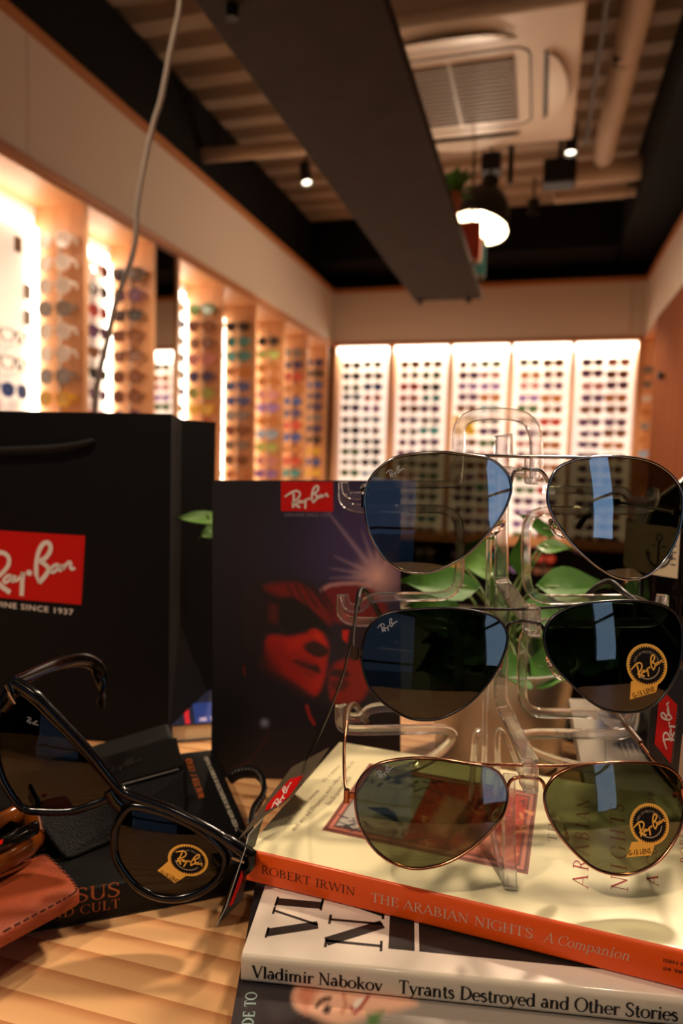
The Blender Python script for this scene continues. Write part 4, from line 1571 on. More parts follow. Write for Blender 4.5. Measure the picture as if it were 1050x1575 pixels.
# rear head
ink.poly([(600, 580), (660, 548), (740, 545), (820, 560), (900, 640), (910, 700), (860, 730), (700, 740), (620, 690)], (112, 14, 18), 14, .95, True)
ink.line([(600, 578), (640, 556), (700, 548), (770, 546), (830, 560)], 14, (196, 150, 150), 8, .8)
ink.poly([(700, 740), (860, 720), (880, 900), (820, 960), (700, 880)], (34, 14, 26), 10, .95)
ink.poly([(700, 770), (730, 770), (722, 830), (700, 810)], (206, 34, 20), 5)
ink.poly([(660, 930), (740, 905), (800, 930), (825, 1030), (790, 1100), (730, 1120), (650, 1110), (636, 1010)], (140, 16, 10), 12, .95, True)
ink.poly([(640, 1010), (720, 1000), (735, 1030), (700, 1060), (650, 1050)], (70, 12, 14), 8, .9)
ink.poly([(650, 950), (720, 960), (740, 985), (690, 1000), (640, 985)], (30, 12, 18), 7, .9)
# front head: hair, brow, dark glasses, nose, mouth, chin
ink.poly([(240, 560), (330, 530), (450, 520), (560, 560), (640, 660), (650, 740), (600, 800), (330, 800), (240, 900)], (24, 14, 20), 18, .95, True)
ink.poly([(330, 560), (470, 545), (560, 590), (640, 690), (640, 745), (560, 690), (470, 630), (380, 600)], (120, 16, 10), 16, .85, True)
for x in (440, 480, 520, 560, 595):
    ink.line([(x, 560), (x + 26, 610), (x + 60, 660)], 11, (40, 14, 16), 5, .85)
ink.poly([(345, 800), (470, 800), (575, 752), (630, 830), (628, 900), (622, 960), (600, 1040), (560, 1085), (480, 1030), (400, 980), (345, 930)], (168, 22, 10), 12, .98, True)
ink.poly([(340, 850), (370, 900), (430, 985), (520, 1050), (560, 1085), (500, 1100), (380, 1010), (300, 940)], (60, 14, 14), 24, .8)
ink.poly([(390, 640), (450, 610), (540, 660), (600, 720), (640, 770), (660, 800), (560, 760), (520, 790), (440, 770), (395, 720)], (12, 10, 14), 8, 1, True)
ink.poly([(350, 640), (395, 650), (390, 740), (350, 730)], (90, 18, 14), 12, .7)
ink.poly([(510, 840), (560, 820), (622, 850), (630, 880), (590, 900), (540, 880)], (26, 14, 18), 7, .95, True)
ink.poly([(462, 915), (520, 900), (585, 940), (592, 975), (520, 950)], (34, 12, 16), 7, .95, True)
ink.poly([(520, 960), (580, 985), (570, 1000), (520, 975)], (120, 18, 14), 6, .8)
ink.poly([(300, 1000), (420, 1010), (560, 1100), (640, 1200), (560, 1545), (250, 1545), (240, 1200)], (17, 15, 28), 30, .9)
ink.line([(530, 1130), (545, 1180), (565, 1215)], 12, (170, 26, 18), 6, .9)
ink.line([(150, 1440), (260, 1390), (330, 1300), (350, 1240)], 8, (70, 14, 18), 6, .7)
ink.glow((330, 1210), 34, (150, 150, 180), .9, 1.5)
ink.line([(232, 940), (236, 985)], 7, (120, 20, 16), 4, .8)
zx = lambda x: 300 + x / 3.088
zy = lambda y: 720 + y / 3.088


def poster_fn(x, y):
    q = PT(zx(x), zy(y), .0002)
    return q


ink.poly([(345, 820), (420, 830), (520, 920), (560, 1000), (480, 1000), (400, 950), (350, 900)], (96, 12, 8), 40, .45)
ink.poly([(575, 770), (605, 800), (622, 840), (585, 815), (560, 800)], (206, 40, 18), 9, .9)
ink.poly([(430, 820), (520, 790), (560, 800), (500, 850), (440, 870)], (196, 34, 16), 22, .55)
ink.poly([(560, 1000), (600, 985), (590, 1040), (555, 1060)], (190, 30, 14), 16, .6)
ink.poly([(455, 905), (515, 893), (580, 925), (560, 935), (500, 915)], (150, 18, 12), 6, .8)
ink.build('printed_picture', poster_fn, printed('printed_gloss', .5, .0), t, 'two faces in dark glasses lit red')
lb = MB().prism([PT(432, 740.5, .0003), PT(512, 741.2, .0003), PT(512, 787, .0003), PT(432, 786, .0003)], VH * .0001).build('logo_patch', m_red, t, label='red rectangle')
c0, c1 = PT(437.5, 763.5, .0007), PT(506, 764.5, .0007)
put(LOGO, frame(c0, c1 - c0, ZH * np.linalg.norm(c1 - c0))).build('logo_lettering', m_logo, lb)
mb = MB()
p, wd = sans('GENUINE SINCE 1937', .01, 1.15)
line_text(mb, p, wd, (437, 794), (506.5, 794.8), PT(437, 794, .0004), n_p, ZH, .0023)
mb.build('tagline', mat('ink_greyblue', (120, 116, 130), .5), t)

# ---- book lying behind the bag and card, pages towards us
q0 = at_z(262, 1143, HT)
a5 = nrm(at_z(325, 1138, HT) - q0)
b5 = np.cross(ZH, a5)
h5 = .0145
O5 = q0 + ZH * h5 + a5 * .155 + b5 * .11 - a5 * .155
m_bl = mat('cover_navy', (34, 38, 66), .35, coat=.3)
# spine is at the far side: build with reversed axes
O5 = q0 + ZH * h5 + a5 * .17 + b5 * .12
bk5 = book('book', 'navy-covered book lying behind the bag and the counter card, pages showing', O5, -a5, .17, -b5, .12, h5 - .0003, [m_bl])
mb = MB()
P5 = lambda s, t_: q0 + ZH * (h5 + EPS) + a5 * s + b5 * t_
mb.add([P5(.012, .002), P5(.016, .002), P5(.016, .1), P5(.012, .1)], [(0, 1, 2, 3)], 0)
mb.add([P5(.020, .002), P5(.07, .002), P5(.07, .05), P5(.020, .05)], [(0, 1, 2, 3)], 1)
for k in range(4):
    mb.add([P5(.024 + .009 * k, .005), P5(.030 + .009 * k, .005), P5(.030 + .009 * k, .014), P5(.024 + .009 * k, .014)], [(0, 1, 2, 3)], 2)
mb.v = [(x, y, z + .00005 * (i // 4)) for i, (x, y, z) in enumerate(mb.v)]
mb.build('cover_print', [mat('ink_crimson', (214, 30, 50), .5), mat('ink_blue', (30, 60, 150), .5), mat('ink_lilac', (170, 160, 200), .5)], bk5)

# ---- leafy plant in a steel pot
pv_ = .545
pc = at_v(765, 1100, pv_)
pr = .060
rim_h = at_v(765, 1042, pv_ - pr)[2]
t = thing('potted_plant', 'leafy green vine plant in a steel pot behind the glasses stand', 'plant', (pc[0], pc[1], 1.15 + HT))
base = np.array([pc[0], pc[1], 1.15 + HT + .0005])
hp_ = rim_h - base[2]
m_steel = mat('brushed_steel', (200, 198, 192), .42, metal=1.0, bump=(300, .04))
MB().lathe(base, [(0, 0), (pr * .80, 0), (pr * .82, .003), (pr * .98, hp_ - .003), (pr * 1.01, hp_ - .002), (pr * 1.01, hp_), (pr * .97, hp_), (pr * .94, hp_ - .012), (0, hp_ - .012)], 48).build('pot', m_steel, t, 30)
MB().lathe(base, [(0, hp_ - .0118), (pr * .93, hp_ - .0118)], 32).build('soil', mat('soil', (40, 28, 20), .9, noise=(200, (60, 44, 32)), bump=(400, 1)), t)
crown = base + ZH * (hp_ - .01)
random.seed(11)
LV = [  # base px, tip px, width m, depth offset, facing
    ((724, 905), (612, 890), .032, -.03, 0), ((700, 955), (625, 930), .046, .0, 0), ((752, 880), (706, 862), .026, .02, 1), ((712, 868), (764, 822), .022, .06, 1),
    ((834, 905), (940, 898), .034, -.03, 0), ((803, 880), (800, 822), .020, .03, 0), ((846, 822), (797, 788), .014, .04, 0), ((830, 842), (882, 842), .016, .02, 1),
    ((764, 930), (758, 860), .018, .03, 1), ((800, 950), (880, 960), .046, .0, 0), ((870, 1010), (960, 985), .046, .0, 0), ((845, 1000), (820, 930), .040, .02, 1),
    ((740, 990), (650, 985), .052, .0, 0), ((715, 1020), (640, 1030), .046, -.02, 0), ((820, 1020), (880, 1045), .040, -.04, 0), ((750, 1000), (716, 940), .040, .02, 1),
    ((795, 985), (785, 925), .030, .03, 0), ((340, 800), (268, 794), .017, .04, 1), ((336, 815), (306, 826), .014, .05, 1), ((866, 945), (930, 930), .026, .04, 1),
    ((690, 905), (660, 872), .040, .03, 0), ((800, 1030), (768, 1040), .036, -.05, 0), ((905, 1000), (985, 1010), .036, .03, 0)]
stems = MB()
for (bx_, by_), (tx_, ty_), wd, dv, mi in LV:
    B_ = at_v(bx_, by_, pv_ + dv)
    T_ = at_v(tx_, ty_, pv_ + dv - .012)
    nv = -VH * .75 + ZH * random.uniform(.5, .9) + UH * random.uniform(-.4, .4)
    leaf(t, B_, T_, wd, nv, m_leaf2 if mi else m_leaf, .10)
    mid = (crown + B_) / 2 + ZH * .02
    if bx_ < 400:
        mid = at_v(560, 905, pv_ + .02)
    stems.tube(catmull([crown + UH * random.uniform(-.03, .03) + VH * random.uniform(-.02, .02), mid, B_, B_ + (T_ - B_) * .25], 6), .0011, seg=6)
stems.build('stems', m_stem, t, 60)

# ---- dark bottle at the right with a cream label
bv = .47
bc = at_v(1086, 1000, bv)
rb = .0565
zb_ = 1.15 + HT + .0003
lab_hi, lab_lo = at_v(1040, 815, bv - rb)[2], at_v(1040, 897, bv - rb)[2]
t = thing('bottle', 'dark glass bottle with a cream anchor label at the right edge', 'bottle', (bc[0], bc[1], zb_))
topz = lab_hi + .008 - zb_
prof = [(0, 0), (rb * .94, 0), (rb, .006), (rb, topz - .02), (rb * .9, topz), (rb * .6, topz + .012), (rb * .26, topz + .03), (rb * .24, topz + .05), (rb * .28, topz + .052), (rb * .28, topz + .064), (0, topz + .064)]
MB().lathe((bc[0], bc[1], zb_), prof, 48).build('bottle_body', mat('bottle_dark', (14, 9, 8), .05, spec=.6, coat=.5), t, 35)
tc_ = math.atan2(*( (EYE - np.array([bc[0], bc[1], 0]))[1::-1]))
lab_lo -= .0


def on_bottle(ang, z, k=1.006):
    return np.array([bc[0] + rb * k * math.cos(ang), bc[1] + rb * k * math.sin(ang), z])


# angle whose silhouette falls on the label's right edge
best = min(np.linspace(tc_ - 1.4, tc_ + 1.4, 281), key=lambda a: abs((lambda q: 525 + FPX * q[0] / q[2] - 1041)(ROT.T @ (on_bottle(a, lab_lo) - EYE))))
a_r, a_l = best, best - 1.7
mb = MB()
for k in range(24):
    a0, a1_ = a_l + (a_r - a_l) * k / 24, a_l + (a_r - a_l) * (k + 1) / 24
    mb.add([on_bottle(a0, lab_lo), on_bottle(a1_, lab_lo), on_bottle(a1_, lab_hi), on_bottle(a0, lab_hi)], [(0, 1, 2, 3)])
lab = mb.build('label_paper', mat('label_cream', (220, 206, 180), .6), t, 60)
LB = lambda x, y: on_bottle(a_r - x / rb, lab_lo + y, 1.0085)       # x metres from the right edge, y up
mb = MB()
put(stroke([(.0135, .006), (.0135, .0225)], .0016), LB, mb)
put(stroke([(.0135 + .0085 * math.cos(a), .014 + .0085 * math.sin(a)) for a in np.linspace(PI + .15, 2 * PI - .15, 14)], [.0012 + .0009 * math.sin(q) for q in np.linspace(0, PI, 14)]), LB, mb)
put(stroke([(.0085, .0195), (.0185, .0195)], .0014), LB, mb)
put(stroke([(.0135 + .0022 * math.cos(a), .0247 + .0022 * math.sin(a)) for a in np.linspace(0, 2 * PI, 13)], .0009), LB, mb)
for s_ in (-1, 1):
    put([[(.0135 + s_ * .0098, .0165), (.0135 + s_ * .0062, .0122), (.0135 + s_ * .0100, .0112)]], LB, mb)
mb.build('anchor_mark', mat('ink_slate', (64, 66, 74), .5), lab)
mb = MB()
for k in range(7):
    put([[(.0015, .008 + k * .004), (.0048, .008 + k * .004), (.0048, .0088 + k * .004), (.0015, .0088 + k * .004)]], LB, mb)
put([[(.0, .0032), (.06, .0032), (.06, .0036), (.0, .0036)]], LB, mb)
put([[(.0, .0022), (.06, .0022), (.06, .0025), (.0, .0025)]], LB, mb)
mb.build('label_lines', mat('ink_slate', (64, 66, 74), .5), lab)

# ---- dark box standing between pot and bottle
vq = .575
q0, q1 = at_v(872, 1150, vq), at_v(985, 1150, vq)
q0[2] = q1[2] = 1.15 + HT + .0004
ht_ = at_v(900, 1002, vq)[2] - q0[2]
t = thing('box', 'dark cardboard box standing behind the stand between the steel pot and the bottle', 'box', (q0 + q1) / 2 + VH * .02)
o = MB().prism([q0, q1, q1 + VH * .04, q0 + VH * .04], ZH * ht_).build('carton', mat('carton_dark', (16, 12, 11), .55, spec=.3), t)
bevel(o, .001)
lw = q1 - q0
MB().prism([q0 + lw * .10 + ZH * .012 - VH * .0002, q0 + lw * .32 + ZH * .012 - VH * .0002, q0 + lw * .32 + ZH * .026 - VH * .0002, q0 + lw * .10 + ZH * .026 - VH * .0002], -VH * .0001).build('printed_patch', mat('ink_dusk_blue', (66, 96, 150), .5), t, label='small blue patch')

# ---- grey illustrated book leaning against the bottle
lv0, lv1 = .385, .372
cn = [at_v(902, 1188, lv1), at_v(1090, 1188, lv1), at_v(1080, 1072, lv0 + .01), at_v(912, 1076, lv0 + .01)]
zt = 1.15 + HT + .0006
o_ = at_v(930, 1185, .395)
exb = nrm(UH * .98 + VH * .05)
bot = np.array([o_[0], o_[1], zt])
upb = nrm(ZH * .68 + VH * .73 + UH * .03)
wB, hB_ = .060, .106
t = thing('book', 'grey illustrated booklet leaning behind the right side of the stand', 'book', bot + exb * wB / 2)
nbk = nrm(np.cross(exb, upb))
if nbk @ (EYE - bot) < 0:
    nbk = -nbk
MB().prism([bot, bot + exb * wB, bot + exb * wB + upb * hB_, bot + upb * hB_], -nbk * .006).build('cover', mat('cover_greige', (190, 178, 160), .6), t)


def bkx(px_, py_):
    q = plane_hit(px_, py_, bot, nbk) - bot
    return (float(q @ exb) / wB * 100, float(q @ upb) / hB_ * 100)


ink = Ink(0, 100, 0, 100, 150, 130, (208, 196, 176))
WB_ = lambda L: [bkx(x, y) for x, y in L]
ink.poly(WB_([(905, 1100), (960, 1090), (962, 1120), (905, 1128)]), (120, 132, 168), 4, .8)
ink.poly(WB_([(974, 1082), (1050, 1084), (1050, 1104), (974, 1103)]), (150, 110, 66), .6)
ink.line(WB_([(974, 1105), (1050, 1107)]), .7, (220, 208, 190), .3)
ink.line(WB_([(974, 1081), (1050, 1083)]), .7, (220, 208, 190), .3)
ink.poly(WB_([(932, 1148), (945, 1139), (965, 1136), (985, 1145), (1000, 1165), (985, 1172), (972, 1160), (950, 1158)]), (62, 62, 72), 1.6, .95, True)
for k in range(12):
    x = 936 + k * 4.4
    ink.line(WB_([(x, 1146 + k * .6), (x + 10, 1166 + k * .8)]), .8, (48, 46, 52) if k % 2 else (196, 184, 164), .5)
ink.line(WB_([(950, 1176), (970, 1166), (990, 1170), (1010, 1184)]), 2, (200, 190, 170), .8)
ink.line(WB_([(918, 1120), (922, 1175)]), 1, (120, 112, 100), .5)
ink.build('cover_picture', lambda x, y: bot + nbk * .0002 + exb * wB * x / 100 + upb * hB_ * y / 100, printed('printed_matt'), t)
mb = MB()
p, wd = serif('CHOICE', .10, .05, .06)
line_text(mb, p, wd, (975, 1100), (1056, 1101.5), bot + nbk * .0004, nbk, upb, .0040)
mb.build('cover_heading', m_ink, t)
mb = MB()
p, wd = serif('ELIA', .2, .06, .06)
line_text(mb, p, wd, (976, 1127), (1052, 1129), bot + nbk * .0004, nbk, upb, .0075)
mb.build('cover_title', mat('ink_brick', (134, 46, 36), .5), t)

# ================================================================== acrylic stand and the sunglasses on it
m_acr = acrylic_mat('clear_acrylic')
AV = .375                   # arms stand this far ahead
foot = at_z(785, 1370, H1)
t = thing('glasses_stand', 'clear acrylic three-tier sunglasses stand on the cream book', 'display stand', (foot[0], foot[1], 1.15 + H1))
stand = t


def rod(name, pts, v, w_=.0034, h_=.0034, r=.010, rr=True):
    """pts in sighted coordinates, optional third value = distance ahead"""
    P = [at_v(p[0], p[1], p[2] if len(p) > 2 else v) for p in pts]
    P = fillet(P, r, 5) if rr else np.array(P)
    return MB().sweep(P, rect(w_, h_, min(w_, h_) * .14), tuple(VH)).build(name, m_acr, stand, 30)


rod('carry_handle', [(700, 742), (705, 690), (706, 642), (765, 634), (824, 644), (825, 725)], AV, .0066, .0044, .018)
rod('arm', [(530, 742), (532, 762), (558, 764), (570, 746), (702, 745)], AV, .0042, .0042, .008)
rod('arm', [(527, 742), (526, 782), (706, 783), (707, 850), (705, 917), (566, 918), (556, 936), (534, 936), (529, 915)], AV, .0048, .0044, .013)
rod('arm', [(525, 915), (523, 957), (704, 957), (706, 1020), (704, 1088), (568, 1087), (557, 1105), (530, 1104), (526, 1085)], AV, .0048, .0044, .013)
rod('arm', [(522, 1086), (521, 1124), (697, 1121), (697, 1142), (650, 1176), (600, 1190)], AV, .0048, .0044, .010)
rod('arm', [(836, 753), (940, 754), (960, 753), (968, 770), (1000, 770), (1004, 750)], AV, .0042, .0042, .008)
rod('arm', [(1006, 752), (1006, 785), (810, 785), (808, 850), (810, 922), (985, 921), (996, 936), (1014, 936), (1018, 915)], AV, .0048, .0044, .013)
rod('arm', [(1020, 915), (1018, 958), (806, 958), (802, 1030), (803, 1097), (926, 1097), (934, 1114), (966, 1114), (972, 1090)], AV, .0048, .0044, .013)
rod('arm', [(976, 1090), (972, 1130), (803, 1128), (800, 1148), (840, 1166), (890, 1180), (940, 1186)], AV, .0048, .0044, .010)
# spine: posts stepping forward to the three nose rests
rod('post', [(772, 672, AV), (771, 800, AV - .004), (771, 895, AV - .008), (818, 958, .312)], AV, .0070, .0046, .004)
rod('post', [(771, 900, AV - .006), (770, 1080, AV - .012), (818, 1176, .312)], AV, .0070, .0046, .004)
rod('post', [(752, 830, AV + .004), (748, 1000, AV + .004), (744, 1180, AV + .006), (740, 1228, AV + .010)], AV, .0026, .0030, .004)
rod('top_link', [(772, 724, AV - .002), (824, 728, .312)], AV, .0042, .0060, .003)
o = MB().prism([at_v(761, 703, AV - .003), at_v(790, 703, AV - .003), at_v(789, 666, AV - .003), at_v(763, 670, AV - .003)], VH * .006).build('top_block', m_acr, stand)
bevel(o, .0008)
for x0, y0, x1, y1 in ((815, 701, 832, 746), (811, 935, 833, 980), (806, 1180, 829, 1222)):
    o = MB().prism([at_v(x0, y1, .2985), at_v(x1, y1, .2985), at_v(x1, y0, .2985), at_v(x0, y0, .2985)], VH * .011).build('nose_rest', m_acr, stand)
    bevel(o, .0012, 3)
fv = float((foot - EYE) @ VH)
rod('foot', [(783, 1190, .330), (781, 1270, .318), (785, 1369, fv)], AV, .0058, .0042, .01)
g2 = at_z(778, 1362, H1)
rod('foot', [(748, 1230, .352), (760, 1295, .330), (777, 1360, float((g2 - EYE) @ VH) + .002)], AV, .0026, .0034, .01)
for pts in ([(765, 1185), (764, 1126), (772, 1122), (800, 1188)], [(727, 1185), (730, 1128), (740, 1124)]):
    e_ = pts[0]
    gz = at_z(e_[0] - 4, 1236, H1)
    rod('foot', [(e_[0] - 4, 1236, float((gz - EYE) @ VH))] + [(x, y, AV) for x, y in pts], AV, .0030, .0036, .006)

# ---- lens prints and stickers
m_gold = mat('foil_gold', (240, 190, 84), .32, metal=.25)
m_foilk = mat('foil_black', (12, 9, 9), .55, spec=.2)
m_foilw = mat('foil_print', (150, 140, 120), .5)
m_etch = mat('etch_grey', (150, 156, 166), .45)


class Lens:
    """sighted outline -> curved lens in an upright plane v0 ahead, bulging towards the viewer"""

    def __init__(self, pts, v0, R=.14, wrap=.0, tilt=0.0, cx=None, off=0.0):
        self.px = catmull(np.array(pts, float), 4, True)
        self.v0, self.R, self.tilt, self.wrap = v0, R, tilt, wrap
        self.c = self.px.mean(0)
        self.k = v0 / FPX

    def vat(self, x, y, grow=0.0):
        dx, dy = (x - self.c[0]) * self.k, (y - self.c[1]) * self.k
        return self.v0 + (dx * dx + dy * dy) / (2 * self.R) - dy * self.tilt + dx * self.wrap + grow

    def P(self, x, y, off=0.0):
        return at_v(x, y, self.vat(x, y) + off)

    def build(self, m, parent, name='lens', thick=.0018):
        n = len(self.px)
        rings = [.12, .3, .5, .7, .86, .985]
        vs = []
        for off in (0, thick):
            vs.append(self.P(*self.c, off))
            for r in rings:
                for q in self.px:
                    vs.append(self.P(*(self.c + (q - self.c) * r), off))
        N = 1 + n * len(rings)
        fs = []
        for sgn, o in ((1, 0), (-1, N)):
            for i in range(n):
                j = (i + 1) % n
                fs.append((o, o + 1 + i, o + 1 + j)[::sgn])
                for k in range(len(rings) - 1):
                    a, b = o + 1 + k * n, o + 1 + (k + 1) * n
                    fs.append((a + i, b + i, b + j, a + j)[::sgn])
        e = 1 + (len(rings) - 1) * n
        for i in range(n):
            j = (i + 1) % n
            fs.append((e + i, N + e + i, N + e + j, e + j))
        ob = MB().add(vs, fs).build(name, m, parent, 40)
        return ob

    def rim(self, m, parent, w_=.0014, h_=.0020, name='rim', grow=0.0, off=.0009, up=None):
        c = self.c
        P = []
        for q in self.px:
            d = q - c
            q2 = c + d * (1 + grow / np.linalg.norm(d))
            P.append(self.P(*q2, off))
        k = 10
        pr_ = [(w_ / 2 * math.cos(a), h_ / 2 * math.sin(a)) for a in np.linspace(0, 2 * PI, k, endpoint=False)]
        return MB().sweep(P, pr_, tuple(VH), True).build(name, m, parent, 70)

    def text(self, p0, p1, rise=1.0, m=None, parent=None):
        """small two-word mark between two sighted points, following the lens face"""
        p0, p1 = np.array(p0, float), np.array(p1, float)
        ex = p1 - p0
        ey = np.array([ex[1], -ex[0]])
        fn = lambda x, y: self.P(*(p0 + ex * x + ey * y * rise), -.00012)
        return put(LOGO, fn).build('lens_mark', m or m_etch, parent)

    def sticker(self, c, rx, ry, rot, tab, parent, logo, tabtext, skew=0.0):
        """foil seal: gold disc, notched black disc, lettering, gold tab"""
        c = np.array(c, float)
        cr, sr = math.cos(rot), math.sin(rot)

        def fn(x, y, off):
            qx, qy = x * rx + skew * y * rx, y * ry
            return self.P(c[0] + qx * cr + qy * sr, c[1] + qx * sr - qy * cr, off)
        n = 44
        gold = MB()
        gold.add([fn(0, 0, -.00016)] + [fn(math.cos(a), math.sin(a), -.00016) for a in np.linspace(0, 2 * PI, n, endpoint=False)], [(0, 1 + i, 1 + (i + 1) % n) for i in range(n)])
        ul, ll, lr, ur = [np.array(q, float) for q in tab[:4]]
        gr = [self.P(*((ul * (1 - i / 10) + ur * i / 10) * (1 - j / 5) + (ll * (1 - i / 10) + lr * i / 10) * j / 5), -.00013) for j in range(6) for i in range(11)]
        gold.add(gr, [(j * 11 + i, j * 11 + i + 1, (j + 1) * 11 + i + 1, (j + 1) * 11 + i) for j in range(5) for i in range(10)])
        root = gold.build('foil_seal', m_gold, parent, label='gold and black seal sticker')
        bk_ = MB()
        rr_ = [(.90 if i % 2 else .80) for i in range(n * 2)]
        bk_.add([fn(0, 0, -.00022)] + [fn(r * math.cos(a), r * math.sin(a), -.00022) for r, a in zip(rr_, np.linspace(0, 2 * PI, 2 * n, endpoint=False))], [(0, 1 + i, 1 + (i + 1) % (2 * n)) for i in range(2 * n)])
        bk_.build('seal_disc', m_foilk, root)
        lp0, lp1 = np.array(logo[0], float), np.array(logo[1], float)
        ex = lp1 - lp0
        ey = np.array([ex[1], -ex[0]])
        mb = put(LOGO, lambda x, y: self.P(*(lp0 + ex * x + ey * y * 1.15), -.00034))
        # dot for the small round sign below the word
        mb.build('seal_lettering', m_gold, root)
        mb = MB()
        word = '100% UV PROTECTION'
        p, wd = sans(word, .0)
        put(p, lambda x, y: (lambda a, r: fn(r * math.cos(a), r * math.sin(a), -.00030))(math.radians(150 - 150 * x / wd), .56 + .13 * y), mb)
        put(stroke([(math.cos(a) * .62, math.sin(a) * .62) for a in np.radians(np.linspace(200, 335, 20))], .06), lambda x, y: fn(x, y, -.00030), mb)
        mb.build('seal_small_print', m_foilw, root)
        a, b, hh = tabtext
        a, b = np.array(a, float), np.array(b, float)
        p, wd = sans('G-15 LENS', .008)
        ex = (b - a) / wd
        u_ = np.array([ex[1], -ex[0]])
        u_ = u_ / np.linalg.norm(u_) * hh
        put(p, lambda x, y: self.P(*(a + ex * x + u_ * y), -.00024)).build('tab_lettering', m_foilk, root)


def wire(parent, name, pts, r, m, k=5, seg=10):
    P = catmull([at_v(*p) for p in pts], k)
    return MB().tube(P, r, seg=seg).build(name, m, parent, 60)


def zoomed(L, o, k):
    return [(o[0] + x / k, o[1] + y / k) for x, y in L]


TLp = zoomed([(215, 560), (218, 470), (250, 395), (310, 335), (380, 292), (500, 272), (640, 265), (740, 275), (850, 290), (920, 320), (975, 375), (997, 430), (995, 490), (960, 580), (900, 670), (820, 760), (740, 830), (650, 880), (560, 910), (470, 912), (400, 893), (330, 845), (275, 770), (235, 680)], (500, 620), 3.5)
TRp = zoomed([(322, 480), (335, 420), (370, 355), (440, 315), (520, 295), (640, 287), (760, 292), (870, 315), (960, 365), (1020, 430), (1045, 500), (1043, 600), (1025, 690), (985, 790), (930, 870), (860, 925), (780, 948), (700, 940), (620, 900), (540, 840), (460, 765), (400, 690), (350, 610), (325, 540)], (750, 620), 3.5)
MLp = zoomed([(197, 470), (205, 380), (235, 300), (290, 245), (370, 215), (500, 200), (650, 195), (780, 205), (880, 230), (940, 265), (975, 320), (975, 390), (940, 490), (880, 590), (800, 680), (720, 740), (620, 785), (530, 795), (440, 780), (350, 730), (280, 670), (225, 590)], (500, 880), 3.5)
MRp = zoomed([(303, 350), (318, 285), (360, 235), (430, 195), (520, 172), (640, 158), (780, 155), (900, 168), (980, 200), (1024, 250), (1040, 320), (1040, 420), (1022, 520), (980, 610), (920, 690), (840, 740), (740, 755), (640, 740), (560, 700), (470, 620), (390, 540), (325, 450)], (750, 880), 3.5)
BLp = zoomed([(163, 430), (175, 370), (215, 310), (290, 262), (380, 240), (500, 230), (620, 238), (760, 260), (860, 275), (930, 310), (970, 370), (982, 440), (960, 530), (910, 600), (820, 690), (720, 760), (620, 805), (500, 825), (400, 808), (310, 760), (240, 690), (185, 590), (165, 500)], (500, 1100), 3.5)
BRp = zoomed([(305, 430), (318, 385), (360, 330), (430, 290), (530, 268), (680, 255), (820, 255), (920, 265), (990, 295), (1038, 350), (1056, 440), (1053, 530), (1030, 620), (980, 710), (920, 780), (840, 830), (750, 857), (650, 850), (560, 815), (470, 740), (390, 650), (335, 560), (310, 490)], (750, 1100), 3.5)

m_sil = mat('frame_silver', (150, 148, 150), .16, metal=1)
m_blk = mat('frame_black', (16, 14, 14), .25, spec=.6)
m_cop = mat('frame_copper', (176, 120, 92), .18, metal=1)
m_pad = mat('nose_pad_clear', (250, 240, 236), .05, trans=1.0, ior=1.4)
m_tip = mat('temple_tip_black', (12, 11, 11), .35)
m_tipb = mat('temple_tip_brown', (92, 64, 44), .35)
lens_top = lens_mat('lens_grey_mirror', (.27, .26, .205), 2.6, 1.55, glcol=(.72, .86, 1, 1))
lens_mid = lens_mat('lens_black_green', (.12, .15, .12), 1.25, 1.5)
lens_bot = lens_mat('lens_green', (.36, .385, .28), 1.15, 1.5)


def aviator(label, Lp, Rp, v0, mf, ml, mtip, bridge, brow, temples, pads, mark, seal=None, tilt=.10):
    LL, RR = Lens(Lp, v0, wrap=-.07, tilt=tilt), Lens(Rp, v0, wrap=.07, tilt=tilt)
    c = (LL.P(*LL.c) + RR.P(*RR.c)) / 2
    t = thing('sunglasses', label, 'sunglasses', c, 'aviator sunglasses on the acrylic stand')
    for q in (LL, RR):
        l_ = q.build(ml, t)
        q.rim(mf, t)
        if q is LL and mark:
            q.text(*mark, parent=l_)
        if q is RR and seal:
            q.sticker(*seal[:5], l_, *seal[5:])
    vb_ = v0 + .003 + .026 * tilt
    wire(t, 'bridge', [(x, y, vb_ - .0015 * math.sin(PI * i / (len(bridge) - 1))) for i, (x, y) in enumerate(bridge)], .00085, mf)
    wire(t, 'brow_bar', [(x, y, vb_) for x, y in brow], .00075, mf)
    for tp in temples:
        w_ = wire(t, 'temple', tp['wire'], .0008, mf)
        if 'tip' in tp:
            wire(w_, 'temple_tip', tp['tip'], .0017, mtip)
        if 'hinge' in tp:
            x, y, v = tp['hinge']
            hg = MB().lathe(at_v(x, y, v) - ZH * .003, [(0, 0), (.0014, 0), (.0014, .006), (0, .006)], 12)
            hg.obox(at_v(x, y, v) - ZH * .0014, UH * .004 * tp.get('side', 1), VH * .0012, ZH * .0026)
            hg.build('hinge', mf, t, 40)
    for (x0, y0), (x1, y1) in pads:
        a, b = at_v(x0, y0, v0 + .008), at_v(x1, y1, v0 + .010)
        ax = nrm(b - a)
        L = np.linalg.norm(b - a)
        mb = MB()
        P = [a + ax * L * k / 8 for k in range(9)]
        sc_ = [max(.2, math.sin(PI * (k + .35) / 8.7)) ** .5 for k in range(9)]
        mb.sweep(P, [(.0022 * math.cos(q), .0036 * math.sin(q)) for q in np.linspace(0, 2 * PI, 10, endpoint=False)], tuple(VH), scale=sc_)
        mb.build('nose_pad', m_pad, t, 60)
    return t


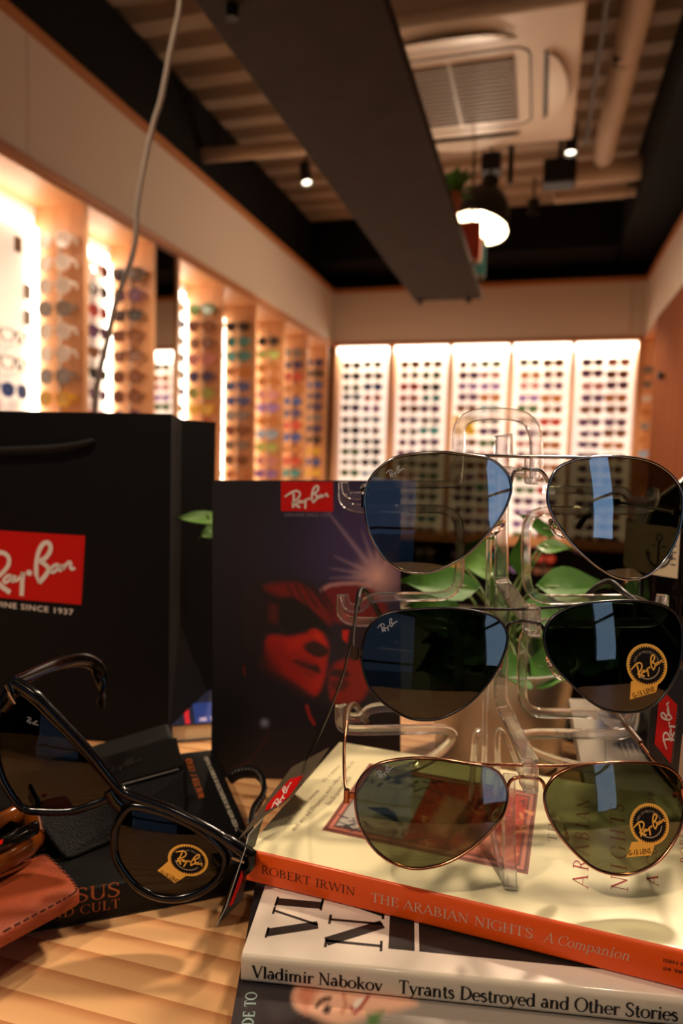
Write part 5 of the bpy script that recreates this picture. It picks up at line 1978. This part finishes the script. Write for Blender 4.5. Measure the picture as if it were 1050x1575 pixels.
aviator('silver aviator sunglasses with grey mirrored lenses on the top tier of the stand', TLp, TRp, .297, m_sil, lens_top, m_tip,
        [(785, 744), (790, 727), (800, 722), (815, 722), (830, 724), (838, 732), (843, 742)],
        [(690, 697), (740, 700), (800, 702), (860, 703), (905, 704)],
        [dict(wire=[(563, 768, .303), (558, 762, .33), (560, 752, .36)], tip=[(559, 754, .35), (561, 749, .365), (572, 760, .385), (578, 778, .39)], hinge=(560, 770, .304), side=1),
         dict(wire=[(1047, 790, .306), (1000, 780, .34), (945, 772, .37)], tip=[(950, 772, .366), (920, 774, .385), (900, 795, .40), (888, 812, .405)], hinge=(1049, 788, .305), side=-1)],
        [((776, 800), (752, 824)), ((846, 800), (866, 826))], ((593, 728), (622, 722)), None)
aviator('black aviator sunglasses with near-black lenses on the middle tier of the stand', MLp, MRp, .297, m_blk, lens_mid, m_tip,
        [(779, 974), (782, 962), (790, 957), (806, 955), (822, 957), (832, 962), (837, 972)],
        [(700, 936), (745, 937), (800, 937), (850, 934), (895, 930)],
        [dict(wire=[(547, 1008, .304), (543, 990, .315), (546, 950, .34), (552, 918, .365)], tip=[(549, 935, .355), (553, 911, .372), (560, 908, .38), (572, 925, .39), (584, 946, .395)], hinge=(546, 1004, .303), side=1),
         dict(wire=[(1048, 1000, .306), (1010, 955, .335), (975, 922, .36)], tip=[(985, 932, .352), (960, 912, .37), (938, 895, .38), (918, 902, .39), (900, 918, .395)], hinge=(1049, 1002, .304), side=-1)],
        [((771, 1010), (758, 1036)), ((842, 1012), (862, 1044))], ((580, 966), (612, 957)),
        ((994.5, 1023.5), 31, 34, -.35, [(970, 1048), (968.5, 1076), (1008.5, 1064.5), (1015, 1040), (996, 1050)], ((970, 1030), (1021, 1019)), ((973, 1074), (1007, 1063), 8)), .16)
aviator('copper-framed aviator sunglasses with green lenses on the lowest tier of the stand', BLp, BRp, .294, m_cop, lens_bot, m_tipb,
        [(779, 1218), (783, 1204), (792, 1197), (808, 1195), (826, 1197), (835, 1204), (838, 1214)],
        [(690, 1171), (745, 1175), (800, 1177), (860, 1178), (915, 1174)],
        [dict(wire=[(534, 1223, .303), (530, 1200, .312), (529, 1150, .335), (533, 1110, .355)], tip=[(531, 1122, .35), (535, 1092, .368), (545, 1084, .378), (556, 1098, .388), (563, 1110, .392)], hinge=(533, 1224, .302), side=1),
         dict(wire=[(1047, 1222, .304), (1028, 1196, .325), (1000, 1163, .345), (972, 1128, .365)], tip=[(985, 1143, .356), (962, 1115, .372), (945, 1096, .385), (925, 1088, .392)], hinge=(1049, 1222, .302), side=-1)],
        [((772, 1244), (758, 1268)), ((848, 1250), (872, 1290))], ((576, 1192), (606, 1181)),
        ((998.5, 1268), 30, 33, -.35, [(971, 1295), (963, 1318.5), (1001, 1315.5), (1009, 1293), (990, 1300)], ((973, 1274), (1024, 1264)), ((966, 1316), (1001, 1312), 8)), .24)

# ================================================================== big black sunglasses leaning at the left
m_pl = mat('plastic_black', (8, 7, 8), .16, spec=.45)
lens_dark = lens_mat('lens_black_plain', (.15, .15, .145), .8, 1.5)
W1 = [(22, 1064), (50, 1078), (83, 1112), (136, 1168), (165, 1198), (172, 1212), (160, 1226), (133, 1236), (107, 1243), (67, 1243), (38, 1238), (15, 1208), (2, 1175), (-3, 1130), (6, 1085)]
W2 = [(201, 1246), (187, 1264), (181, 1288), (183, 1316), (195, 1338), (212, 1358), (237, 1372), (266, 1377), (294, 1372), (321, 1358), (338, 1338), (343, 1318), (333, 1303), (309, 1283), (279, 1266), (242, 1251), (214, 1244)]
L1, L2 = Lens(W1, .337, .12, tilt=.14), Lens(W2, .319, .12, tilt=.14)
t = thing('sunglasses', 'large glossy black plastic sunglasses leaning on the black case and book', 'sunglasses', (L1.P(*L1.c) + L2.P(*L2.c)) / 2)
for q, nm in ((L1, 1), (L2, 2)):
    l_ = q.build(lens_dark, t)
    q.rim(m_pl, t, .0046, .0044, 'rim', 4.5, .0008)
    if nm == 1:
        q.text((41, 1103), (58, 1117), 1.0, m_etch, l_)
    else:
        q.sticker((289, 1323), 31.5, 24, .28, [(258, 1325), (242, 1339), (269, 1358.5), (288, 1346), (275, 1342)], l_, ((270, 1310), (311, 1333)), ((245, 1343), (272, 1358.5), 6.5))
vbr = lambda x: .336 + (.318 - .336) * (x - 30) / 340
br_ = [(24, 1050), (58, 1073), (98, 1114), (142, 1162), (172, 1200), (190, 1218), (215, 1229), (262, 1246), (312, 1270), (352, 1294), (386, 1316)]
P = catmull([at_v(x, y, vbr(x)) for x, y in br_], 5)
k = len(P)
MB().sweep(P, [(.0026 * math.cos(a), .0022 * math.sin(a)) for a in np.linspace(0, 2 * PI, 12, endpoint=False)], tuple(VH), scale=[1.25 if i < 6 or i > k - 7 else 1 for i in range(k)]).build('brow', m_pl, t, 70)
MB().sweep(catmull([at_v(x, y, .331) for x, y in ((168, 1216), (178, 1232), (190, 1244))], 4), [(.0034 * math.cos(a), .0026 * math.sin(a)) for a in np.linspace(0, 2 * PI, 12, endpoint=False)], tuple(VH)).build('bridge', m_pl, t, 70)
for xs in ([(16, 1050), (22, 1070), (8, 1090)], [(386, 1312), (384, 1330), (366, 1342)]):
    e_ = MB().sweep(catmull([at_v(x, y, vbr(x)) for x, y in xs], 4), [(.0028 * math.cos(a), .0032 * math.sin(a)) for a in np.linspace(0, 2 * PI, 12, endpoint=False)], tuple(VH)).build('end_piece', m_pl, t, 70)
p_ = at_v(18, 1073, vbr(18) - .0045)
MB().sweep([p_ + UH * .0018 - ZH * .003, p_, p_ - UH * .0014 + ZH * .003], rect(.0016, .0008, .0003), tuple(VH)).build('rivet', m_sil, t)
p_ = at_v(366, 1323, vbr(366) - .0045)
MB().sweep([p_ + UH * .003 - ZH * .001, p_, p_ - UH * .003 + ZH * .0012], rect(.0016, .0008, .0003), tuple(VH)).build('rivet', m_sil, t)
tp = [(22, 1050, .342), (45, 1040, .365), (78, 1026, .395), (104, 1017, .415), (128, 1015, .432), (146, 1022, .444), (154, 1038, .447), (157, 1060, .447), (156, 1078, .446), (153, 1088, .445)]
P = catmull([at_v(*q) for q in tp], 6)
k = len(P)
MB().sweep(P, [(.0018 * math.cos(a), .0038 * math.sin(a)) for a in np.linspace(0, 2 * PI, 12, endpoint=False)], (0, 0, 1), scale=[.8 + .45 * math.sin(PI * i / (k - 1)) for i in range(k)]).build('temple', m_pl, t, 70)
tp = [(386, 1318, .325), (377, 1300, .35), (370, 1285, .375), (362, 1275, .40), (352, 1270, .42)]
P = catmull([at_v(*q) for q in tp], 6)
MB().sweep(P, [(.0016 * math.cos(a), .0030 * math.sin(a)) for a in np.linspace(0, 2 * PI, 12, endpoint=False)], (0, 0, 1)).build('temple', m_pl, t, 70)

# ---- tan leather pouch, tortoise glasses on it
m_tan = mat('tan_leather', (158, 68, 26), .6, noise=(45, (122, 46, 16)), bump=(700, .35))
ph = -.2095
pts = [(-140, 1400), (-60, 1345), (40, 1322), (70, 1314), (86, 1326), (112, 1352), (122, 1370), (107, 1382), (60, 1408), (0, 1440), (-110, 1500)]
P = [at_z(x, y, ph) for x, y in pts]
cen = np.mean(P, 0)
t = thing('leather_pouch', 'tan leather pouch lying on the corner of the black book at bottom left', 'pouch', cen - ZH * .006)
top = catmull(P, 4, True)
mb = MB()
n = len(top)
vs = []
for r, z in ((1.0, -.0055), (1.0, -.001), (.97, .0002), (.86, .0012), (.5, .0026)):
    vs += [cen + (q - cen) * r + ZH * z for q in top]
vs.append(cen + ZH * .003)
vs.append(cen - ZH * .0055)
fs = []
for k in range(4):
    for i in range(n):
        j = (i + 1) % n
        fs.append((k * n + i, k * n + j, (k + 1) * n + j, (k + 1) * n + i))
for i in range(n):
    j = (i + 1) % n
    fs.append((4 * n + i, 4 * n + j, 5 * n))
    fs.append((j, i, 5 * n + 1))
mb.add(vs, fs)
mb.build('pouch_body', m_tan, t, 50)
mb = MB()
ring = [cen + (q - cen) * .955 + ZH * .0007 for q in top]
for i in range(n):
    a, b = ring[i], ring[(i + 1) % n]
    L = np.linalg.norm(b - a)
    m_ = max(1, int(L / .004))
    for k in range(m_):
        p0, p1 = a + (b - a) * (k + .15) / m_, a + (b - a) * (k + .75) / m_
        mb.sweep([p0, p1], rect(.0007, .0005), (0, 0, 1))
mb.build('stitching', mat('stitch_dark', (84, 36, 20), .7), t)

m_tort = mat('tortoise', (28, 16, 10), .1, coat=.6, noise=(90, (150, 74, 14), 2))
m_tortd = mat('tortoise_dark', (14, 11, 10), .1, coat=.6)
gz_ = -.200
GP = lambda x, y, h=gz_: at_z(x, y, h)
t = thing('sunglasses', 'dark tortoiseshell sunglasses folded on the tan leather pouch, cut by the left edge', 'sunglasses', GP(-20, 1310, ph + .004))


def plast(name, pts, w_, h_, m):
    P = catmull([at_z(x, y, h) for x, y, h in pts], 6)
    return MB().sweep(P, [(w_ / 2 * math.cos(a), h_ / 2 * math.sin(a)) for a in np.linspace(0, 2 * PI, 12, endpoint=False)], (0, 0, 1)).build(name, m, t, 60)


plast('frame_front', [(-110, 1330, -.198), (-40, 1290, -.196), (10, 1262, -.195), (36, 1252, -.196), (52, 1264, -.199), (58, 1290, -.202)], .007, .012, m_tort)
plast('temple', [(-120, 1380, -.199), (-50, 1352, -.198), (0, 1330, -.1975), (40, 1306, -.198), (58, 1292, -.199)], .006, .010, m_tort)
tm = plast('temple', [(-120, 1350, -.190), (-50, 1322, -.190), (0, 1302, -.190), (38, 1283, -.191), (54, 1276, -.193)], .005, .009, m_tortd)
lp = GP(-50, 1300, -.2)
W3_ = [at_z(x, y, h) for x, y, h in ((0, 1262, -.194), (-40, 1282, -.194), (-50, 1330, -.204), (-20, 1350, -.206), (30, 1318, -.204), (48, 1285, -.2))]
mb = MB().prism(list(catmull(W3_, 4, True)), ZH * .0015)
mb.build('lens', lens_dark, t)
q = at_z(0, 1297, -.185)
MB().prism([at_z(-9, 1304, -.1852), at_z(4, 1298, -.1852), at_z(5, 1292, -.1852), at_z(-9, 1297, -.1852)], ZH * .0006).build('temple_emblem', m_red, tm, label='red emblem')

# ================================================================== hang tags and their string
m_tagk = mat('tag_black', (18, 16, 16), .35, coat=.3)
m_tagk_lit = mat('tag_black_lit', (96, 84, 68), .30, coat=.3)  # same black card, with the light falling on it put into the colour


def tag_card(parent, name, pts, m, th_=.0004):
    """pts: sighted (x, y, v)"""
    P = [at_v(*p) for p in pts]
    n_ = nrm(np.cross(P[1] - P[0], P[2] - P[0]))
    if n_ @ (EYE - P[0]) < 0:
        n_ = -n_
    o = P[0]
    P = [p - n_ * ((p - o) @ n_) for p in P]
    MB().prism(P, -n_ * th_).build(name, m, parent)
    return P, n_


t = thing('hang_tag', 'folded black hang tag with red mark on the left corner of the cream book', 'tag', at_v(400, 1290, .345))
va, vb2 = .40, .335
P, n_ = tag_card(t, 'tag_leaf', [(505, 1150, .392), (371, 1287, .334), (450, 1179, .400), ], m_tagk_lit)
# full outline on that plane
o_ = P[0]
hit = lambda x, y, off=0.0: plane_hit(x, y, o_, n_) + n_ * off
outl = [(505, 1150), (449, 1179.5), (428, 1207), (396, 1250), (367, 1290), (375, 1283), (409, 1252), (442, 1230), (455, 1217), (480, 1187)]
bpy.data.objects.remove(t.children[0])
MB().prism([hit(*q) for q in outl], -n_ * .0004).build('tag_leaf', m_tagk_lit, t, label='black leaf coloured grey as lit')
redp = [(466.5, 1193), (446, 1199), (433, 1213), (411, 1238), (407.5, 1248), (430, 1238), (444, 1226), (457, 1209)]
rp = MB().prism([hit(*q, .0003) for q in redp], -n_ * .0001).build('tag_mark', m_red, t, label='red patch')
l0, l1 = np.array((418, 1245.)), np.array((450, 1204.))
ex = l1 - l0
put(LOGO, lambda x, y: hit(*(l0 + ex * x + np.array([9, 7.]) * -y * 2.0), .0005)).build('tag_lettering', m_logo, rp)
P2_ = [(405, 1258, .338), (382, 1284, .326), (377, 1306, .316), (347, 1396, .300), (333, 1424, .296), (372, 1385, .310), (377, 1352, .322), (384, 1320, .33)]
P = [at_v(*q) for q in P2_]
MB().prism(P, VH * .0004 + UH * .0002).build('tag_leaf', m_tagk, t)
MB().sweep([at_v(x, y, v - .0006) for x, y, v in P2_[:5]], rect(.0004, .0004), tuple(VH)).build('tag_edge', mat('tag_edge_highlight', (150, 144, 134), .5), t)  # pale strip stands in for the highlight along the card edge
MB().prism([at_v(376, 1345, .3165), at_v(358, 1390, .304), at_v(352, 1394, .302), at_v(372, 1338, .314)], -VH * .0002).build('tag_mark', m_red, t)
sp_ = [(543, 985, .318), (537, 1000, .322), (528, 1035, .335), (512, 1080, .355), (492, 1128, .378), (474, 1162, .392), (470, 1172, .396)]
o = MB().tube(catmull([at_v(*q) for q in sp_], 6), .0006, seg=8).build('tag_string', m_tip, None, 60)
rebase(o)
tag(o, 'thin black string running from the middle glasses down to the hang tag', 'string')

t = thing('hang_tag', 'black hang tag with tall red mark at the right picture edge', 'tag', at_v(1018, 1140, .335))
o_, n_ = at_v(1018, 1140, .345), nrm(-VH - UH * .12 + ZH * .12)
hit2 = lambda x, y, off=0.0: plane_hit(x, y, o_, n_) + n_ * off
MB().prism([hit2(*q) for q in [(1004, 1046), (1042, 1024), (1058, 1040), (1041, 1208), (1034, 1206), (998, 1160), (996, 1140)]], -n_ * .0005).build('tag_leaf', m_tagk, t)
rp = MB().prism([hit2(*q, .0003) for q in [(1013, 1073), (1023, 1066), (1041, 1084), (1031, 1174), (1006, 1144)]], -n_ * .0001).build('tag_mark', m_red, t, label='red patch')
l0, l1 = np.array((1024, 1152.)), np.array((1025, 1078.))
ex = l1 - l0
put(LOGO, lambda x, y: hit2(*(l0 + ex * x + np.array([-1., 0]) * y * 44 + np.array([3., 0]) * x), .0005)).build('tag_lettering', m_logo, rp)
mb = MB()
p, wd = sans('GENUINE SINCE 1937', .0, 1.1)
put(p, lambda x, y: hit2(1034 + 9 * x / wd - 2.2 * y, 1172 - 78 * x / wd, .0003), mb)
mb.build('tagline', mat('ink_dim', (120, 112, 100), .5), t)
o = MB().prism([at_v(1047, 1130, .362), at_v(1075, 1130, .37), at_v(1068, 1215, .37), at_v(1042, 1215, .362)], VH * .001).build('paper_slip', mat('slip_grey', (178, 166, 148), .6))
rebase(o)
tag(o, 'pale paper slip behind the right hang tag at the picture edge', 'paper')

# ---- black braided strap loop between the card and the tag
sp_ = [(352, 1198, .452), (364, 1190, .45), (380, 1187, .446), (394, 1189, .438), (404, 1200, .425), (406, 1216, .412), (400, 1232, .40), (390, 1246, .388), (386, 1262, .376), (386, 1275, .366)]
P = [at_v(*q) for q in sp_]
P = [np.array([q[0], q[1], max(q[2], 1.15 + HT + .004)]) for q in P]
P = catmull(P, 6)
t = thing('braided_strap', 'black braided strap loop lying between the counter card and the hang tag', 'strap', P.mean(0) * [1, 1, 0] + ZH * (1.15 + HT))
MB().sweep(P, [(.0016 * math.cos(a), .0042 * math.sin(a)) for a in np.linspace(0, 2 * PI, 12, endpoint=False)], (0, 0, 1)).build('strap', mat('strap_black', (16, 14, 14), .5), t, 60)
mb = MB()
for i in range(4, len(P) - 2, 2):
    tg = nrm(P[i + 1] - P[i - 1])
    sd = nrm(np.cross(tg, ZH))
    if sd @ (EYE - P[i]) < 0:
        sd = -sd
    mb.tube([P[i] + sd * .0015 + ZH * .0028 - tg * .0006, P[i] + sd * .0019 + ZH * .0018 + tg * .0006], .0005, seg=6)
mb.build('strap_stitch', mat('stitch_grey', (96, 90, 84), .5), t)
